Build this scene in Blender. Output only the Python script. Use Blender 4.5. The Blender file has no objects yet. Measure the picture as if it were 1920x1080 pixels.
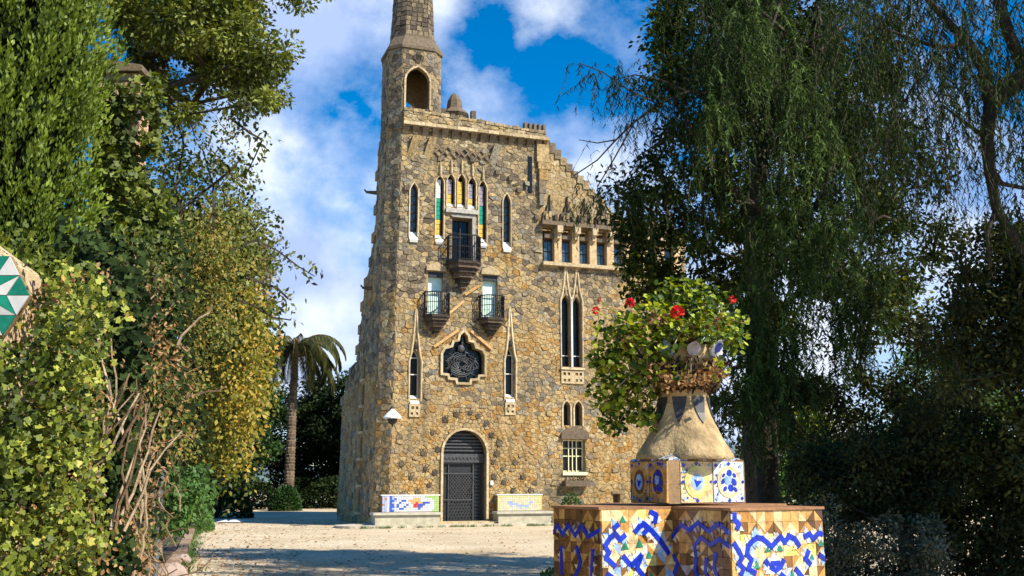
import bpy, math, random
import numpy as np
from mathutils import noise as mnoise
from mathutils import Vector, Matrix
from mathutils.geometry import delaunay_2d_cdt

SC = bpy.context.scene
COL = SC.collection
R = math.radians
rnd = random.Random(7)
NR = np.random.default_rng(11)

# ------------------------------------------------------------------ camera
cam_d = bpy.data.cameras.new('camera')
cam = bpy.data.objects.new('camera', cam_d)
COL.objects.link(cam)
cam.location = (0, 0, 1.6)
cam.rotation_euler = (R(90 + 10.517), 0, 0)
cam_d.sensor_width = 36
cam_d.lens = 36 * 1950 / 1920
cam_d.clip_end = 6000
SC.camera = cam

# ------------------------------------------------------------------ light
SUN_EL, SUN_X, SUN_Y = R(43), 0.87, -0.49          # sun stands to the right, behind the camera
sl = bpy.data.lights.new('sun', 'SUN')
sl.energy = 5.0
sl.angle = R(0.53)
sl.color = (1.0, 0.92, 0.78)
sun = bpy.data.objects.new('sun', sl)
COL.objects.link(sun)
sd = Vector((SUN_X, SUN_Y, 0)).normalized() * math.cos(SUN_EL) + Vector((0, 0, math.sin(SUN_EL)))
sun.rotation_euler = sd.to_track_quat('Z', 'Y').to_euler()
sun.location = (30, -30, 40)

SC.view_settings.view_transform = 'Standard'
SC.view_settings.look = 'None'
SC.view_settings.exposure = 0.75
SC.view_settings.gamma = 1
SC.view_settings.use_curve_mapping = False
SC.cycles.max_bounces = 6
SC.cycles.diffuse_bounces = 3
SC.cycles.glossy_bounces = 2
SC.cycles.transparent_max_bounces = 4
SC.cycles.transmission_bounces = 3
SC.cycles.use_denoising = True


# ------------------------------------------------------------------ node helpers
class NT:
    def __init__(s, tree):
        s.t = tree
        s.n = tree.nodes
        s.l = tree.links

    def node(s, typ, **kw):
        n = s.n.new(typ)
        for k, v in kw.items():
            if k.startswith('i_'):
                key = k[2:].replace('_', ' ')
                s.put(n.inputs[key], v)
            else:
                setattr(n, k, v)
        return n

    def put(s, sock, v):
        if isinstance(v, bpy.types.NodeSocket):
            s.l.new(v, sock)
        else:
            if hasattr(sock, 'default_value') and isinstance(v, (tuple, list)) and sock.type == 'RGBA' and len(v) == 3:
                v = (*v, 1)
            sock.default_value = v

    def math(s, op, a, b=0.0, c=0.0):
        n = s.n.new('ShaderNodeMath')
        n.operation = op
        s.put(n.inputs[0], a)
        s.put(n.inputs[1], b)
        s.put(n.inputs[2], c)
        return n.outputs[0]

    def mix(s, fac, a, b, mode='MIX'):
        n = s.n.new('ShaderNodeMix')
        n.data_type = 'RGBA'
        n.blend_type = mode
        s.put(n.inputs[0], fac)
        s.put(n.inputs[6], a)
        s.put(n.inputs[7], b)
        return n.outputs[2]

    def ramp(s, fac, stops, interp='LINEAR'):
        n = s.n.new('ShaderNodeValToRGB')
        n.color_ramp.interpolation = interp
        e = n.color_ramp.elements
        while len(e) < len(stops):
            e.new(0.5)
        for i, (p, c) in enumerate(stops):
            e[i].position = p
            e[i].color = (*c, 1) if len(c) == 3 else c
        s.put(n.inputs[0], fac)
        return n.outputs[0]

    def noise(s, vec, scale, detail=4, rough=0.55):
        n = s.n.new('ShaderNodeTexNoise')
        if vec is not None:
            s.l.new(vec, n.inputs['Vector'])
        n.inputs['Scale'].default_value = scale
        n.inputs['Detail'].default_value = detail
        n.inputs['Roughness'].default_value = rough
        return n.outputs[0]


# ------------------------------------------------------------------ world: daylight sky with broken cloud
w = bpy.data.worlds.new('World')
SC.world = w
w.use_nodes = True
nt = NT(w.node_tree)
bg = nt.n['Background']
sky = nt.node('ShaderNodeTexSky', sky_type='NISHITA')
sky.sun_disc = False
sky.sun_elevation = SUN_EL
sky.sun_rotation = math.atan2(SUN_X, SUN_Y)
sky.air_density = 1.0
sky.dust_density = 0.15
sky.ozone_density = 5.0
tc = nt.node('ShaderNodeTexCoord').outputs['Generated']
hsv = nt.node('ShaderNodeHueSaturation', i_Saturation=1.8, i_Value=1.9, i_Color=sky.outputs[0])
sep = nt.node('ShaderNodeSeparateXYZ', i_Vector=tc)
mp = nt.node('ShaderNodeMapping')
nt.l.new(tc, mp.inputs[0])
mp.inputs['Location'].default_value = (3.1, 0.4, 1.7)
mp.inputs['Scale'].default_value = (1.0, 1.0, 1.25)
n1 = nt.noise(mp.outputs[0], 5.0, 12, 0.62)
n2 = nt.noise(mp.outputs[0], 17.0, 8, 0.6)
dens = nt.math('ADD', nt.math('MULTIPLY', n1, 0.75), nt.math('MULTIPLY', n2, 0.25))


def sky_dir(px, py):
    a, b, th = (px - 960) / 1950, (540 - py) / 1950, R(10.517)
    return Vector((a, math.cos(th) - b * math.sin(th), math.sin(th) + b * math.cos(th))).normalized()


# where the broad banks of cloud (+) and the clear patches (-) lie: direction, angular size, weight
for px, py, rad, wt in [(560, 60, 170, .25), (560, 420, 230, .24), (660, 160, 75, -.13), (590, 215, 40, -.09), (930, 110, 110, -.10), (980, 75, 22, .10),
                        (890, 200, 80, .17), (1130, 300, 120, .24), (1180, 90, 60, .12), (1130, 150, 90, -.08), (560, 620, 160, .24),
                        (1600, 400, 300, .14), (1500, 750, 280, .26), (1020, 170, 70, -.1), (1010, 10, 60, .12), (820, 20, 70, .17), (940, 190, 70, .10), (1030, 230, 60, .10)]:
    d = sky_dir(px, py)
    dt = nt.node('ShaderNodeVectorMath', operation='DISTANCE')
    nt.l.new(tc, dt.inputs[0])
    dt.inputs[1].default_value = d
    g = nt.math('DIVIDE', dt.outputs['Value'], rad / 1950)
    g = nt.math('EXPONENT', nt.math('MULTIPLY', nt.math('MULTIPLY', g, g), -1.0))
    dens = nt.math('ADD', dens, nt.math('MULTIPLY', g, wt))
cov = nt.ramp(dens, [(0.52, (0, 0, 0)), (0.77, (1, 1, 1))])
shade = nt.noise(mp.outputs[0], 9.0, 6, 0.5)
ccol = nt.ramp(shade, [(0.36, (5.5, 7.2, 11.5)), (0.5, (8.6, 10.0, 13.2)), (0.62, (12.5, 13.2, 14.5))])
deep = nt.mix(nt.ramp(sep.outputs[2], [(0.0, (1, 1, 1)), (0.35, (0, 0, 0))]), hsv.outputs[0], nt.mix(0.15, hsv.outputs[0], (5, 6, 8)))
fin = nt.mix(cov, deep, ccol)
nt.l.new(fin, bg.inputs[0])
bg.inputs[1].default_value = 0.055


# ------------------------------------------------------------------ materials
def new_mat(name):
    m = bpy.data.materials.new(name)
    m.use_nodes = True
    t = NT(m.node_tree)
    return m, t, t.n['Principled BSDF']


MATS = {}


def plain(name, col, rough=0.7, metal=0.0, var=0.15, scale=6.0, bump=0.0, spec=0.3):
    """one base colour broken by object-space noise"""
    if name in MATS:
        return MATS[name]
    m, t, b = new_mat(name)
    co = t.node('ShaderNodeTexCoord').outputs['Object']
    nz = t.noise(co, scale, 6, 0.65)
    lo = tuple(c * (1 - var) for c in col)
    hi = tuple(min(1, c * (1 + var)) for c in col)
    c = t.ramp(nz, [(0.3, lo), (0.7, hi)])
    t.l.new(c, b.inputs['Base Color'])
    b.inputs['Roughness'].default_value = rough
    b.inputs['Metallic'].default_value = metal
    b.inputs['Specular IOR Level'].default_value = spec
    if bump:
        bn = t.node('ShaderNodeBump', i_Strength=bump, i_Distance=0.02)
        t.l.new(t.noise(co, scale * 6, 5, 0.6), bn.inputs['Height'])
        t.l.new(bn.outputs[0], b.inputs['Normal'])
    MATS[name] = m
    return m


def tinted(name, stops, rough=0.8, nscale=9.0, nmix=0.35, bump=0.5, bdist=0.03, interp='LINEAR', spec=0.25, dirt=None, streak=0.0):
    """colour of each piece from its own 'tint' value, broken by noise"""
    m, t, b = new_mat(name)
    at = t.node('ShaderNodeAttribute', attribute_name='tint').outputs['Fac']
    co = t.node('ShaderNodeTexCoord').outputs['Object']
    c = t.ramp(at, stops, interp)
    nz = t.noise(co, nscale, 7, 0.68)
    dk = t.ramp(nz, [(0.32, (0.3, 0.28, 0.26)), (0.5, (1, 1, 1)), (0.68, (1.55, 1.5, 1.4))])
    c = t.mix(nmix, c, t.mix(1.0, c, dk, 'MULTIPLY'))
    if dirt:
        big = t.noise(co, dirt[0], 5, 0.6)
        f = t.ramp(big, [(0.45, (0, 0, 0)), (0.68, (1, 1, 1))])
        c = t.mix(t.math('MULTIPLY', f, dirt[2]), c, dirt[1], 'MIX')
    if streak:
        mp2 = t.node('ShaderNodeMapping')
        mp2.inputs['Scale'].default_value = (2.2, 2.2, .22)
        t.l.new(co, mp2.inputs[0])
        f = t.ramp(t.noise(mp2.outputs[0], 1.6, 6, .65), [(.5, (0, 0, 0)), (.66, (1, 1, 1))])
        c = t.mix(t.math('MULTIPLY', f, streak), c, (.09, .075, .05))
    t.l.new(c, b.inputs['Base Color'])
    b.inputs['Roughness'].default_value = rough
    b.inputs['Specular IOR Level'].default_value = spec
    if bump:
        bn = t.node('ShaderNodeBump', i_Strength=bump, i_Distance=bdist)
        t.l.new(t.noise(co, nscale * 3, 6, 0.65), bn.inputs['Height'])
        t.l.new(bn.outputs[0], b.inputs['Normal'])
    return m


def leaf_mat(name, stops, trans=0.3, rough=0.55, spec=0.3):
    m, t, b = new_mat(name)
    at = t.node('ShaderNodeAttribute', attribute_name='tint').outputs['Fac']
    c = t.ramp(at, stops)
    b.inputs['Roughness'].default_value = rough
    b.inputs['Specular IOR Level'].default_value = spec
    t.l.new(c, b.inputs['Base Color'])
    tr = t.node('ShaderNodeBsdfTranslucent')
    hs = t.node('ShaderNodeHueSaturation', i_Hue=0.48, i_Saturation=1.15, i_Value=1.3, i_Color=c)
    t.l.new(hs.outputs[0], tr.inputs[0])
    mx = t.node('ShaderNodeMixShader')
    mx.inputs[0].default_value = trans
    t.l.new(b.outputs[0], mx.inputs[1])
    t.l.new(tr.outputs[0], mx.inputs[2])
    t.l.new(mx.outputs[0], t.n['Material Output'].inputs[0])
    return m


STONE = tinted('rubble_stone', [(0.0, (.055, .043, .033)), (.13, (.155, .122, .085)), (.28, (.265, .21, .13)), (.45, (.42, .305, .15)), (.6, (.47, .34, .155)),
                                (.74, (.36, .195, .05)), (.86, (.47, .375, .22)), (1, (.22, .205, .17))], nscale=10, nmix=1.0, bump=.9, bdist=.05,
               dirt=(.45, (.17, .135, .08), .45), streak=.5)
MORTAR = plain('lime_mortar', (.29, .21, .115), .95, var=.45, scale=5, bump=.6)
TRIM = tinted('cream_trim', [(0, (.34, .26, .14)), (1, (.56, .45, .28))], nscale=10, nmix=.6, bump=.4)
DARKTRIM = tinted('brown_stone', [(0, (.11, .085, .058)), (1, (.22, .165, .105))], nscale=10, nmix=.6, bump=.5)
BALSTONE = tinted('balcony_dark_stone', [(0, (.035, .028, .022)), (.6, (.08, .06, .045)), (1, (.22, .15, .09))], nscale=10, nmix=.7, bump=.6)  # very dark brown stone for the balcony floors and corbels
IRON = plain('wrought_iron', (.035, .037, .04), .5, .3, .4, 12)
IRONLT = plain('worn_iron', (.075, .076, .08), .5, .3, .4, 14)
GLASSD = plain('dark_glass', (.010, .011, .012), .22, 0, .5, 3, spec=.3)
GLASSB = plain('grey_blue_glass', (.06, .085, .10), .15, 0, .5, 5, spec=.6)
MINT = plain('mint_shutter', (.62, .85, .76), .5, 0, .12, 4)
WHITE = plain('white_paint', (.62, .62, .56), .5, 0, .08, 8)
CREAMP = plain('cream_paint', (.72, .68, .42), .5, 0, .1, 8)
CERAM = {'white': plain('white_ceramic', (.74, .74, .68), .25, 0, .1, 8, spec=.5), 'green': plain('green_ceramic', (.02, .26, .16), .2, 0, .25, 9, spec=.5),
         'yellow': plain('yellow_ceramic', (.62, .40, .05), .25, 0, .2, 9, spec=.5), 'mauve': plain('mauve_ceramic', (.28, .24, .28), .25, 0, .2, 9, spec=.5)}
GLAZE = tinted('glazed_tile', [(0, (.42, .20, .05)), (.1, (.60, .36, .12)), (.101, (.62, .46, .24)), (.2, (.70, .55, .30)), (.201, (.008, .03, .40)), (.3, (.008, .03, .40)),
                               (.301, (.54, .58, .62)), (.4, (.54, .58, .62)), (.401, (.02, .22, .13)), (.5, (.02, .22, .13)), (.501, (.60, .55, .16)),
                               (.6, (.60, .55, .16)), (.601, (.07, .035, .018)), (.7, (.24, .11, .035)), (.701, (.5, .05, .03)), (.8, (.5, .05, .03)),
                               (.801, (.25, .40, .72)), (.9, (.25, .40, .72)), (.901, (.30, .27, .30)), (1, (.30, .27, .30))],
                rough=.22, nscale=16, nmix=.7, bump=.25, bdist=.006, spec=.5)
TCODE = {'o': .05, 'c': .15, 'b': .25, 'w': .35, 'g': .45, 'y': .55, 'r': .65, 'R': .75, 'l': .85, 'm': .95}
GROUT = plain('grout', (.26, .17, .09), .95, 0, .3, 20, bump=.4)
TERRA = plain('terracotta', (.30, .15, .07), .75, 0, .35, 10, bump=.4)
BARK = tinted('bark', [(0, (.045, .035, .026)), (1, (.11, .085, .06))], nscale=8, nmix=.8, bump=1, bdist=.05)
BARKP = tinted('palm_bark', [(0, (.12, .085, .055)), (1, (.22, .16, .10))], nscale=8, nmix=.8, bump=1, bdist=.05)
STEM = tinted('dry_stem', [(0, (.10, .06, .035)), (.6, (.24, .16, .09)), (1, (.48, .38, .26))], nscale=12, nmix=.5, bump=.5)
BRICKM = tinted('brick', [(0, (.42, .26, .15)), (.5, (.55, .38, .24)), (1, (.62, .48, .32))], nscale=14, nmix=.6, bump=.6)


# ------------------------------------------------------------------ object helpers
def link(name, me, mat=None, parent=None):
    o = bpy.data.objects.new(name, me)
    COL.objects.link(o)
    if parent is not None:
        o.parent = parent
    if mat is not None and me is not None:
        if isinstance(mat, (list, tuple)):
            for m in mat:
                me.materials.append(m)
        else:
            me.materials.append(mat)
    return o


def tag(o, label, cat, group=None):
    o['label'] = label
    o['category'] = cat
    if group:
        o['group'] = group
    return o


def thing(name, label, cat, loc=(0, 0, 0), rz=0.0, group=None):
    o = bpy.data.objects.new(name, None)
    COL.objects.link(o)
    o.location = loc
    o.rotation_euler = (0, 0, rz)
    return tag(o, label, cat, group)


def struct(o):
    o['kind'] = 'structure'
    return o


def copy_tree(o, parent=None):
    c = o.copy()
    COL.objects.link(c)
    c.parent = parent
    for ch in list(o.children):
        copy_tree(ch, c)
    return c


class MB:
    def __init__(s):
        s.v, s.f, s.t = [], [], []

    def add(s, vs, fs, tint=None):
        k = len(s.v)
        tint = rnd.random() if tint is None else tint
        s.v += [tuple(v) for v in vs]
        for f in fs:
            s.f.append([i + k for i in f])
            s.t.append(tint)
        return s

    def box(s, x0, x1, y0, y1, z0, z1, tint=None):
        vs = [(x, y, z) for z in (z0, z1) for y in (y0, y1) for x in (x0, x1)]
        return s.add(vs, [(0, 2, 3, 1), (4, 5, 7, 6), (0, 1, 5, 4), (2, 6, 7, 3), (0, 4, 6, 2), (1, 3, 7, 5)], tint)

    def extrude(s, poly, m0, m1, tint=None):
        """closed 2-D polygon placed by two maps (front, back)"""
        n = len(poly)
        a = [m0(*p) for p in poly]
        b = [m1(*p) for p in poly]
        fs = [list(range(n)), list(range(2 * n - 1, n - 1, -1))] + [(i, i + n, (i + 1) % n + n, (i + 1) % n) for i in range(n)]
        return s.add(a + b, fs, tint)

    def slab(s, poly, v0, v1, tint=None):
        return s.extrude(poly, lambda a, b: (a, v0, b), lambda a, b: (a, v1, b), tint)

    def plan(s, poly, z0, z1, tint=None):
        return s.extrude(poly, lambda a, b: (a, b, z0), lambda a, b: (a, b, z1), tint)

    def tube(s, pts, rads, n=6, tint=None, cap=True):
        pts = [Vector(p) for p in pts]
        vs, fs = [], []
        prev = None
        for i, p in enumerate(pts):
            d = (pts[min(i + 1, len(pts) - 1)] - pts[max(i - 1, 0)])
            if d.length < 1e-9:
                d = Vector((0, 0, 1))
            d.normalize()
            if prev is None:
                prev = d.orthogonal().normalized()
            a = (prev - d * prev.dot(d))
            a = a.normalized() if a.length > 1e-6 else d.orthogonal().normalized()
            prev = a
            b = d.cross(a)
            r = rads[i] if isinstance(rads, (list, tuple)) else rads
            for k in range(n):
                an = 2 * math.pi * k / n
                vs.append(p + (a * math.cos(an) + b * math.sin(an)) * r)
        for i in range(len(pts) - 1):
            for k in range(n):
                k2 = (k + 1) % n
                fs.append((i * n + k, i * n + k2, (i + 1) * n + k2, (i + 1) * n + k))
        if cap:
            fs.append(list(range(n - 1, -1, -1)))
            fs.append([len(vs) - n + k for k in range(n)])
        return s.add(vs, fs, tint)

    def lathe(s, prof, n=20, c=(0, 0), tint=None, a0=0.0, sq=None):
        vs, fs = [], []
        for r, z in prof:
            for k in range(n):
                an = a0 + 2 * math.pi * k / n
                vs.append((c[0] + r * math.cos(an), c[1] + r * math.sin(an), z))
        for i in range(len(prof) - 1):
            for k in range(n):
                k2 = (k + 1) % n
                fs.append((i * n + k, i * n + k2, (i + 1) * n + k2, (i + 1) * n + k))
        fs.append(list(range(n - 1, -1, -1)))
        fs.append([len(vs) - n + k for k in range(n)])
        return s.add(vs, fs, tint)

    def mesh(s, name):
        me = bpy.data.meshes.new(name)
        me.from_pydata(s.v, [], s.f)
        at = me.attributes.new('tint', 'FLOAT', 'FACE')
        at.data.foreach_set('value', s.t)
        return me

    def build(s, name, mat, parent=None, smooth=False):
        me = s.mesh(name)
        if smooth:
            me.polygons.foreach_set('use_smooth', [True] * len(me.polygons))
        return link(name, me, mat, parent)


# ---- 2-D tools
def clip(poly, px, py, nx, ny):
    """keep the part of poly where (p - P).n <= 0"""
    out = []
    n = len(poly)
    for i in range(n):
        a, b = poly[i], poly[(i + 1) % n]
        da = (a[0] - px) * nx + (a[1] - py) * ny
        db = (b[0] - px) * nx + (b[1] - py) * ny
        if da <= 0:
            out.append(a)
        if (da < 0 < db) or (db < 0 < da):
            t = da / (da - db)
            out.append((a[0] + (b[0] - a[0]) * t, a[1] + (b[1] - a[1]) * t))
    return out


def inside(p, poly):
    c = False
    n = len(poly)
    for i in range(n):
        x1, y1 = poly[i]
        x2, y2 = poly[i - 1]
        if (y1 > p[1]) != (y2 > p[1]) and p[0] < (x2 - x1) * (p[1] - y1) / (y2 - y1) + x1:
            c = not c
    return c


def area(poly):
    return 0.5 * sum(poly[i - 1][0] * poly[i][1] - poly[i][0] * poly[i - 1][1] for i in range(len(poly)))


def seg_hits(poly, a, b):
    """does segment ab meet convex poly"""
    t0, t1 = 0.0, 1.0
    s = 1 if area(poly) > 0 else -1
    dx, dy = b[0] - a[0], b[1] - a[1]
    for i in range(len(poly)):
        p, q = poly[i - 1], poly[i]
        nx, ny = (q[1] - p[1]) * s, -(q[0] - p[0]) * s
        num = nx * (p[0] - a[0]) + ny * (p[1] - a[1])
        den = nx * dx + ny * dy
        if abs(den) < 1e-12:
            if num < 0:
                return False
            continue
        t = num / den
        if den > 0:
            t1 = min(t1, t)
        else:
            t0 = max(t0, t)
        if t0 >= t1:
            return False
    return True


def cells(outline, holes, sx, sz, jit=0.42, extra=()):
    """irregular stone outlines filling outline minus holes"""
    xs = [p[0] for p in outline]
    zs = [p[1] for p in outline]
    x0, x1, z0, z1 = min(xs), max(xs), min(zs), max(zs)
    seeds = {}
    nj = int((z1 - z0) / sz) + 2
    ni = int((x1 - x0) / sx) + 2
    for j in range(-1, nj):
        for i in range(-1, ni):
            seeds[(i, j)] = (x0 + (i + .5 + (.5 if j % 2 else 0) + rnd.uniform(-jit, jit)) * sx, z0 + (j + .5 + rnd.uniform(-jit, jit)) * sz)
    ex = []
    for (x, z) in extra:
        for k in [k for k, p in seeds.items() if math.hypot(p[0] - x, p[1] - z) < .7 * min(sx, sz)]:
            del seeds[k]
        ex.append((x, z))
    for k in [k for k in seeds if rnd.random() < .11]:
        del seeds[k]
    segs = []
    for P in [outline] + list(holes):
        for i in range(len(P)):
            segs.append((P[i - 1], P[i]))
    k2 = (sx / sz) ** 2
    out = []
    for (i, j), p in seeds.items():
        if not inside(p, outline) or any(inside(p, h) for h in holes):
            continue
        poly = [(p[0] - sx * 1.2, p[1] - sz * 1.2), (p[0] + sx * 1.2, p[1] - sz * 1.2), (p[0] + sx * 1.2, p[1] + sz * 1.2), (p[0] - sx * 1.2, p[1] + sz * 1.2)]
        nb = [seeds.get((i + a, j + b)) for b in (-2, -1, 0, 1, 2) for a in (-2, -1, 0, 1, 2) if (a or b)]
        for q in nb + ex:
            if q is None or abs(q[0] - p[0]) > 2 * sx:
                continue
            poly = clip(poly, (p[0] + q[0]) / 2, (p[1] + q[1]) / 2, (q[0] - p[0]), (q[1] - p[1]) * k2)
        for a, b in segs:
            if len(poly) > 2 and seg_hits(poly, a, b):
                nx, ny = (b[1] - a[1]), -(b[0] - a[0])
                if (p[0] - a[0]) * nx + (p[1] - a[1]) * ny > 0:
                    nx, ny = -nx, -ny
                poly = clip(poly, a[0], a[1], nx, ny)
        if len(poly) > 2 and abs(area(poly)) > .12 * sx * sz:
            out.append((p, poly))
    return out


def shrink(poly, c, d):
    r = []
    for p in poly:
        L = math.hypot(p[0] - c[0], p[1] - c[1])
        k = max(0.3, 1 - d / max(L, 1e-6))
        r.append((c[0] + (p[0] - c[0]) * k, c[1] + (p[1] - c[1]) * k))
    return r


def stone_piece(mb, poly, mp, h, gap, bev, tint, foot=-0.004):
    c = (sum(p[0] for p in poly) / len(poly), sum(p[1] for p in poly) / len(poly))
    a = shrink(poly, c, gap)
    b = shrink(poly, c, gap + bev)
    n = len(poly)
    tx, tz = rnd.uniform(-.05, .05), rnd.uniform(-.05, .05)
    vs = [mp(*p, foot) for p in a] + [mp(p[0], p[1], h * .6) for p in shrink(poly, c, gap + bev * .15)] + \
         [mp(p[0], p[1], h + (p[0] - c[0]) * tx + (p[1] - c[1]) * tz) for p in b]
    fs = [list(range(2 * n, 3 * n))]
    for k in range(n):
        k2 = (k + 1) % n
        fs += [(k, k2, n + k2, n + k), (n + k, n + k2, 2 * n + k2, 2 * n + k)]
    mb.add(vs, fs, tint)


def panel(mb, outline, holes, mp, thick, skirt=True):
    """a wall skin of real thickness with openings cut through"""
    pts, edges = [], []
    for P in [outline] + list(holes):
        k = len(pts)
        pts += [Vector(p) for p in P]
        edges += [(k + i, k + (i + 1) % len(P)) for i in range(len(P))]
    ov, oe, of = delaunay_2d_cdt(pts, edges, [], 1, 1e-5)[:3]
    fs = []
    for f in of:
        c = (sum(ov[i][0] for i in f) / len(f), sum(ov[i][1] for i in f) / len(f))
        if inside(c, outline) and not any(inside(c, h) for h in holes):
            fs.append(list(f))
    mb.add([mp(p[0], p[1], 0) for p in ov], fs, .5)
    mb.add([mp(p[0], p[1], -thick) for p in ov], [f[::-1] for f in fs], .5)
    for P in ([outline] if skirt else []) + list(holes):
        n = len(P)
        mb.add([mp(*p, 0) for p in P] + [mp(*p, -thick) for p in P], [(i, i + n, (i + 1) % n + n, (i + 1) % n) for i in range(n)], .5)


def arch(u0, u1, z0, zs, zt, n=8, point=0.0):
    c, r, h = (u0 + u1) / 2, (u1 - u0) / 2, zt - zs
    P = [(u1, z0), (u1, zs)]
    for k in range(1, n):
        a = math.pi * k / n
        x, y = math.cos(a), math.sin(a)
        if point:
            y = y * (1 - point) + (1 - abs(x)) * point
        P.append((c + r * x, zs + h * y))
    return P + [(u0, zs), (u0, z0)]


def rect(u0, u1, z0, z1):
    return [(u0, z0), (u1, z0), (u1, z1), (u0, z1)]


# ================================================================== GROUND
mb = MB()
N = 60
G = 1500
xs = [-G, -400, -120, -60] + [(-50 + 100 * i / N) for i in range(N + 1)] + [60, 120, 400, G]
ys = [-200, -60, -20] + [(-10 + 80 * i / N) for i in range(N + 1)] + [80, 110, 200, 500, G, 3000]


def gz(x, y):
    if abs(x) > 50 or y < -10 or y > 70:
        return 0.0
    return -.012 + .012 * math.sin(x * .9 + y * .4) * math.sin(y * .7 - x * .3)


vs = [(x, y, gz(x, y)) for y in ys for x in xs]
fs = [(j * len(xs) + i, j * len(xs) + i + 1, (j + 1) * len(xs) + i + 1, (j + 1) * len(xs) + i) for j in range(len(ys) - 1) for i in range(len(xs) - 1)]
mb.add(vs, fs, .5)
m, t, b = new_mat('sandy_gravel')
co = t.node('ShaderNodeTexCoord').outputs['Object']
c1 = t.ramp(t.noise(co, .35, 8, .62), [(.3, (.46, .365, .225)), (.5, (.60, .49, .325)), (.7, (.70, .60, .43))])
c2 = t.ramp(t.noise(co, 14, 8, .8), [(.34, (.28, .23, .16)), (.5, (1, 1, 1)), (.66, (1.4, 1.36, 1.3))])
c = t.mix(.75, c1, t.mix(1, c1, c2, 'MULTIPLY'))
vor = t.node('ShaderNodeTexVoronoi', i_Scale=38.0)
t.l.new(co, vor.inputs['Vector'])
c = t.mix(.22, c, t.mix(1, c, vor.outputs['Color'], 'MULTIPLY'))
mpn = t.node('ShaderNodeMapping')
mpn.inputs['Scale'].default_value = (.5, 2.2, 1)
mpn.inputs['Rotation'].default_value = (0, 0, R(12))
t.l.new(co, mpn.inputs[0])
c = t.mix(t.ramp(t.noise(mpn.outputs[0], .55, 6, .6), [(.5, (0, 0, 0)), (.72, (.55, .55, .55))]), c, (.40, .27, .14))
t.l.new(c, b.inputs['Base Color'])
b.inputs['Roughness'].default_value = .95
bn = t.node('ShaderNodeBump', i_Strength=.7, i_Distance=.03)
t.l.new(t.noise(co, 22, 6, .75), bn.inputs['Height'])
t.l.new(bn.outputs[0], b.inputs['Normal'])
struct(mb.build('ground', m))

# gravel grains and fallen leaves lying on it
mb = MB()
for i in range(3400):
    y = 14 + 32 * rnd.random() ** 1.4
    x = rnd.uniform(-.36 * y, .30 * y)
    s = rnd.uniform(.012, .05)
    an = rnd.random() * 6.28
    z = gz(x, y) + .004
    q = [(x + s * math.cos(an + k * 1.57) * (1 if k % 2 else .7), y + s * math.sin(an + k * 1.57), z) for k in range(4)]
    mb.add(q + [(x, y, z + s * rnd.uniform(.3, .7))], [(0, 1, 4), (1, 2, 4), (2, 3, 4), (3, 0, 4)])
o = mb.build('gravel', tinted('gravel_grain', [(0, (.30, .25, .19)), (.5, (.5, .42, .3)), (1, (.66, .6, .48))], nmix=.3))
o['kind'] = 'stuff'
tag(o, 'loose gravel grains scattered over the sandy forecourt', 'gravel')

n_ = 1500
yy = 14 + 30 * NR.random(n_) ** 1.3
xx = np.where(NR.random(n_) < .55, -.30 * yy + np.abs(NR.normal(size=n_)) * .07 * yy, NR.uniform(-.3, .3, n_) * yy)
fallen = (np.stack([xx, yy, np.full(n_, .012)], 1), n_)

# far ridge closing the view beyond the garden
mb = MB()
pr = []
for k in range(81):
    a = R(-60 + 120 * k / 80)
    hh = 26 + 14 * math.sin(k * .31) + 8 * math.sin(k * .83 + 1) + 4 * math.sin(k * 1.9)
    for rr, h2 in ((880, -2), (960, hh * .6), (1050, hh), (1300, -2)):
        pr.append((rr * math.sin(a), rr * math.cos(a), h2))
mb.add(pr, [(k * 4 + j, k * 4 + j + 1, (k + 1) * 4 + j + 1, (k + 1) * 4 + j) for k in range(80) for j in range(3)], .5)
struct(mb.build('hills', plain('wooded_hills', (.10, .14, .15), .95, var=.4, scale=.02), smooth=True))

# ================================================================== TOWER HOUSE
AX = R(19.9)
P0 = (-1.765, 39.18, 0)
castle = thing('castle_tower', 'tall sandstone tower house with a spired corner turret behind the forecourt', 'castle', P0, AX)
UL0, UL1 = -2.84, -2.62      # battered left edge of the front


def ue(b):
    return UL0 + (UL1 - UL0) * b / 15.0


front = lambda a, b, h=0: (a, -h, b)
S2 = math.sqrt(.5)
cham = lambda a, b, h=0: (ue(b) - (a + h) * S2, (a - h) * S2, b)
CW = .68
side = lambda a, b, h=0: (ue(b) - CW * S2 - h, CW * S2 + a, b)

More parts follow.
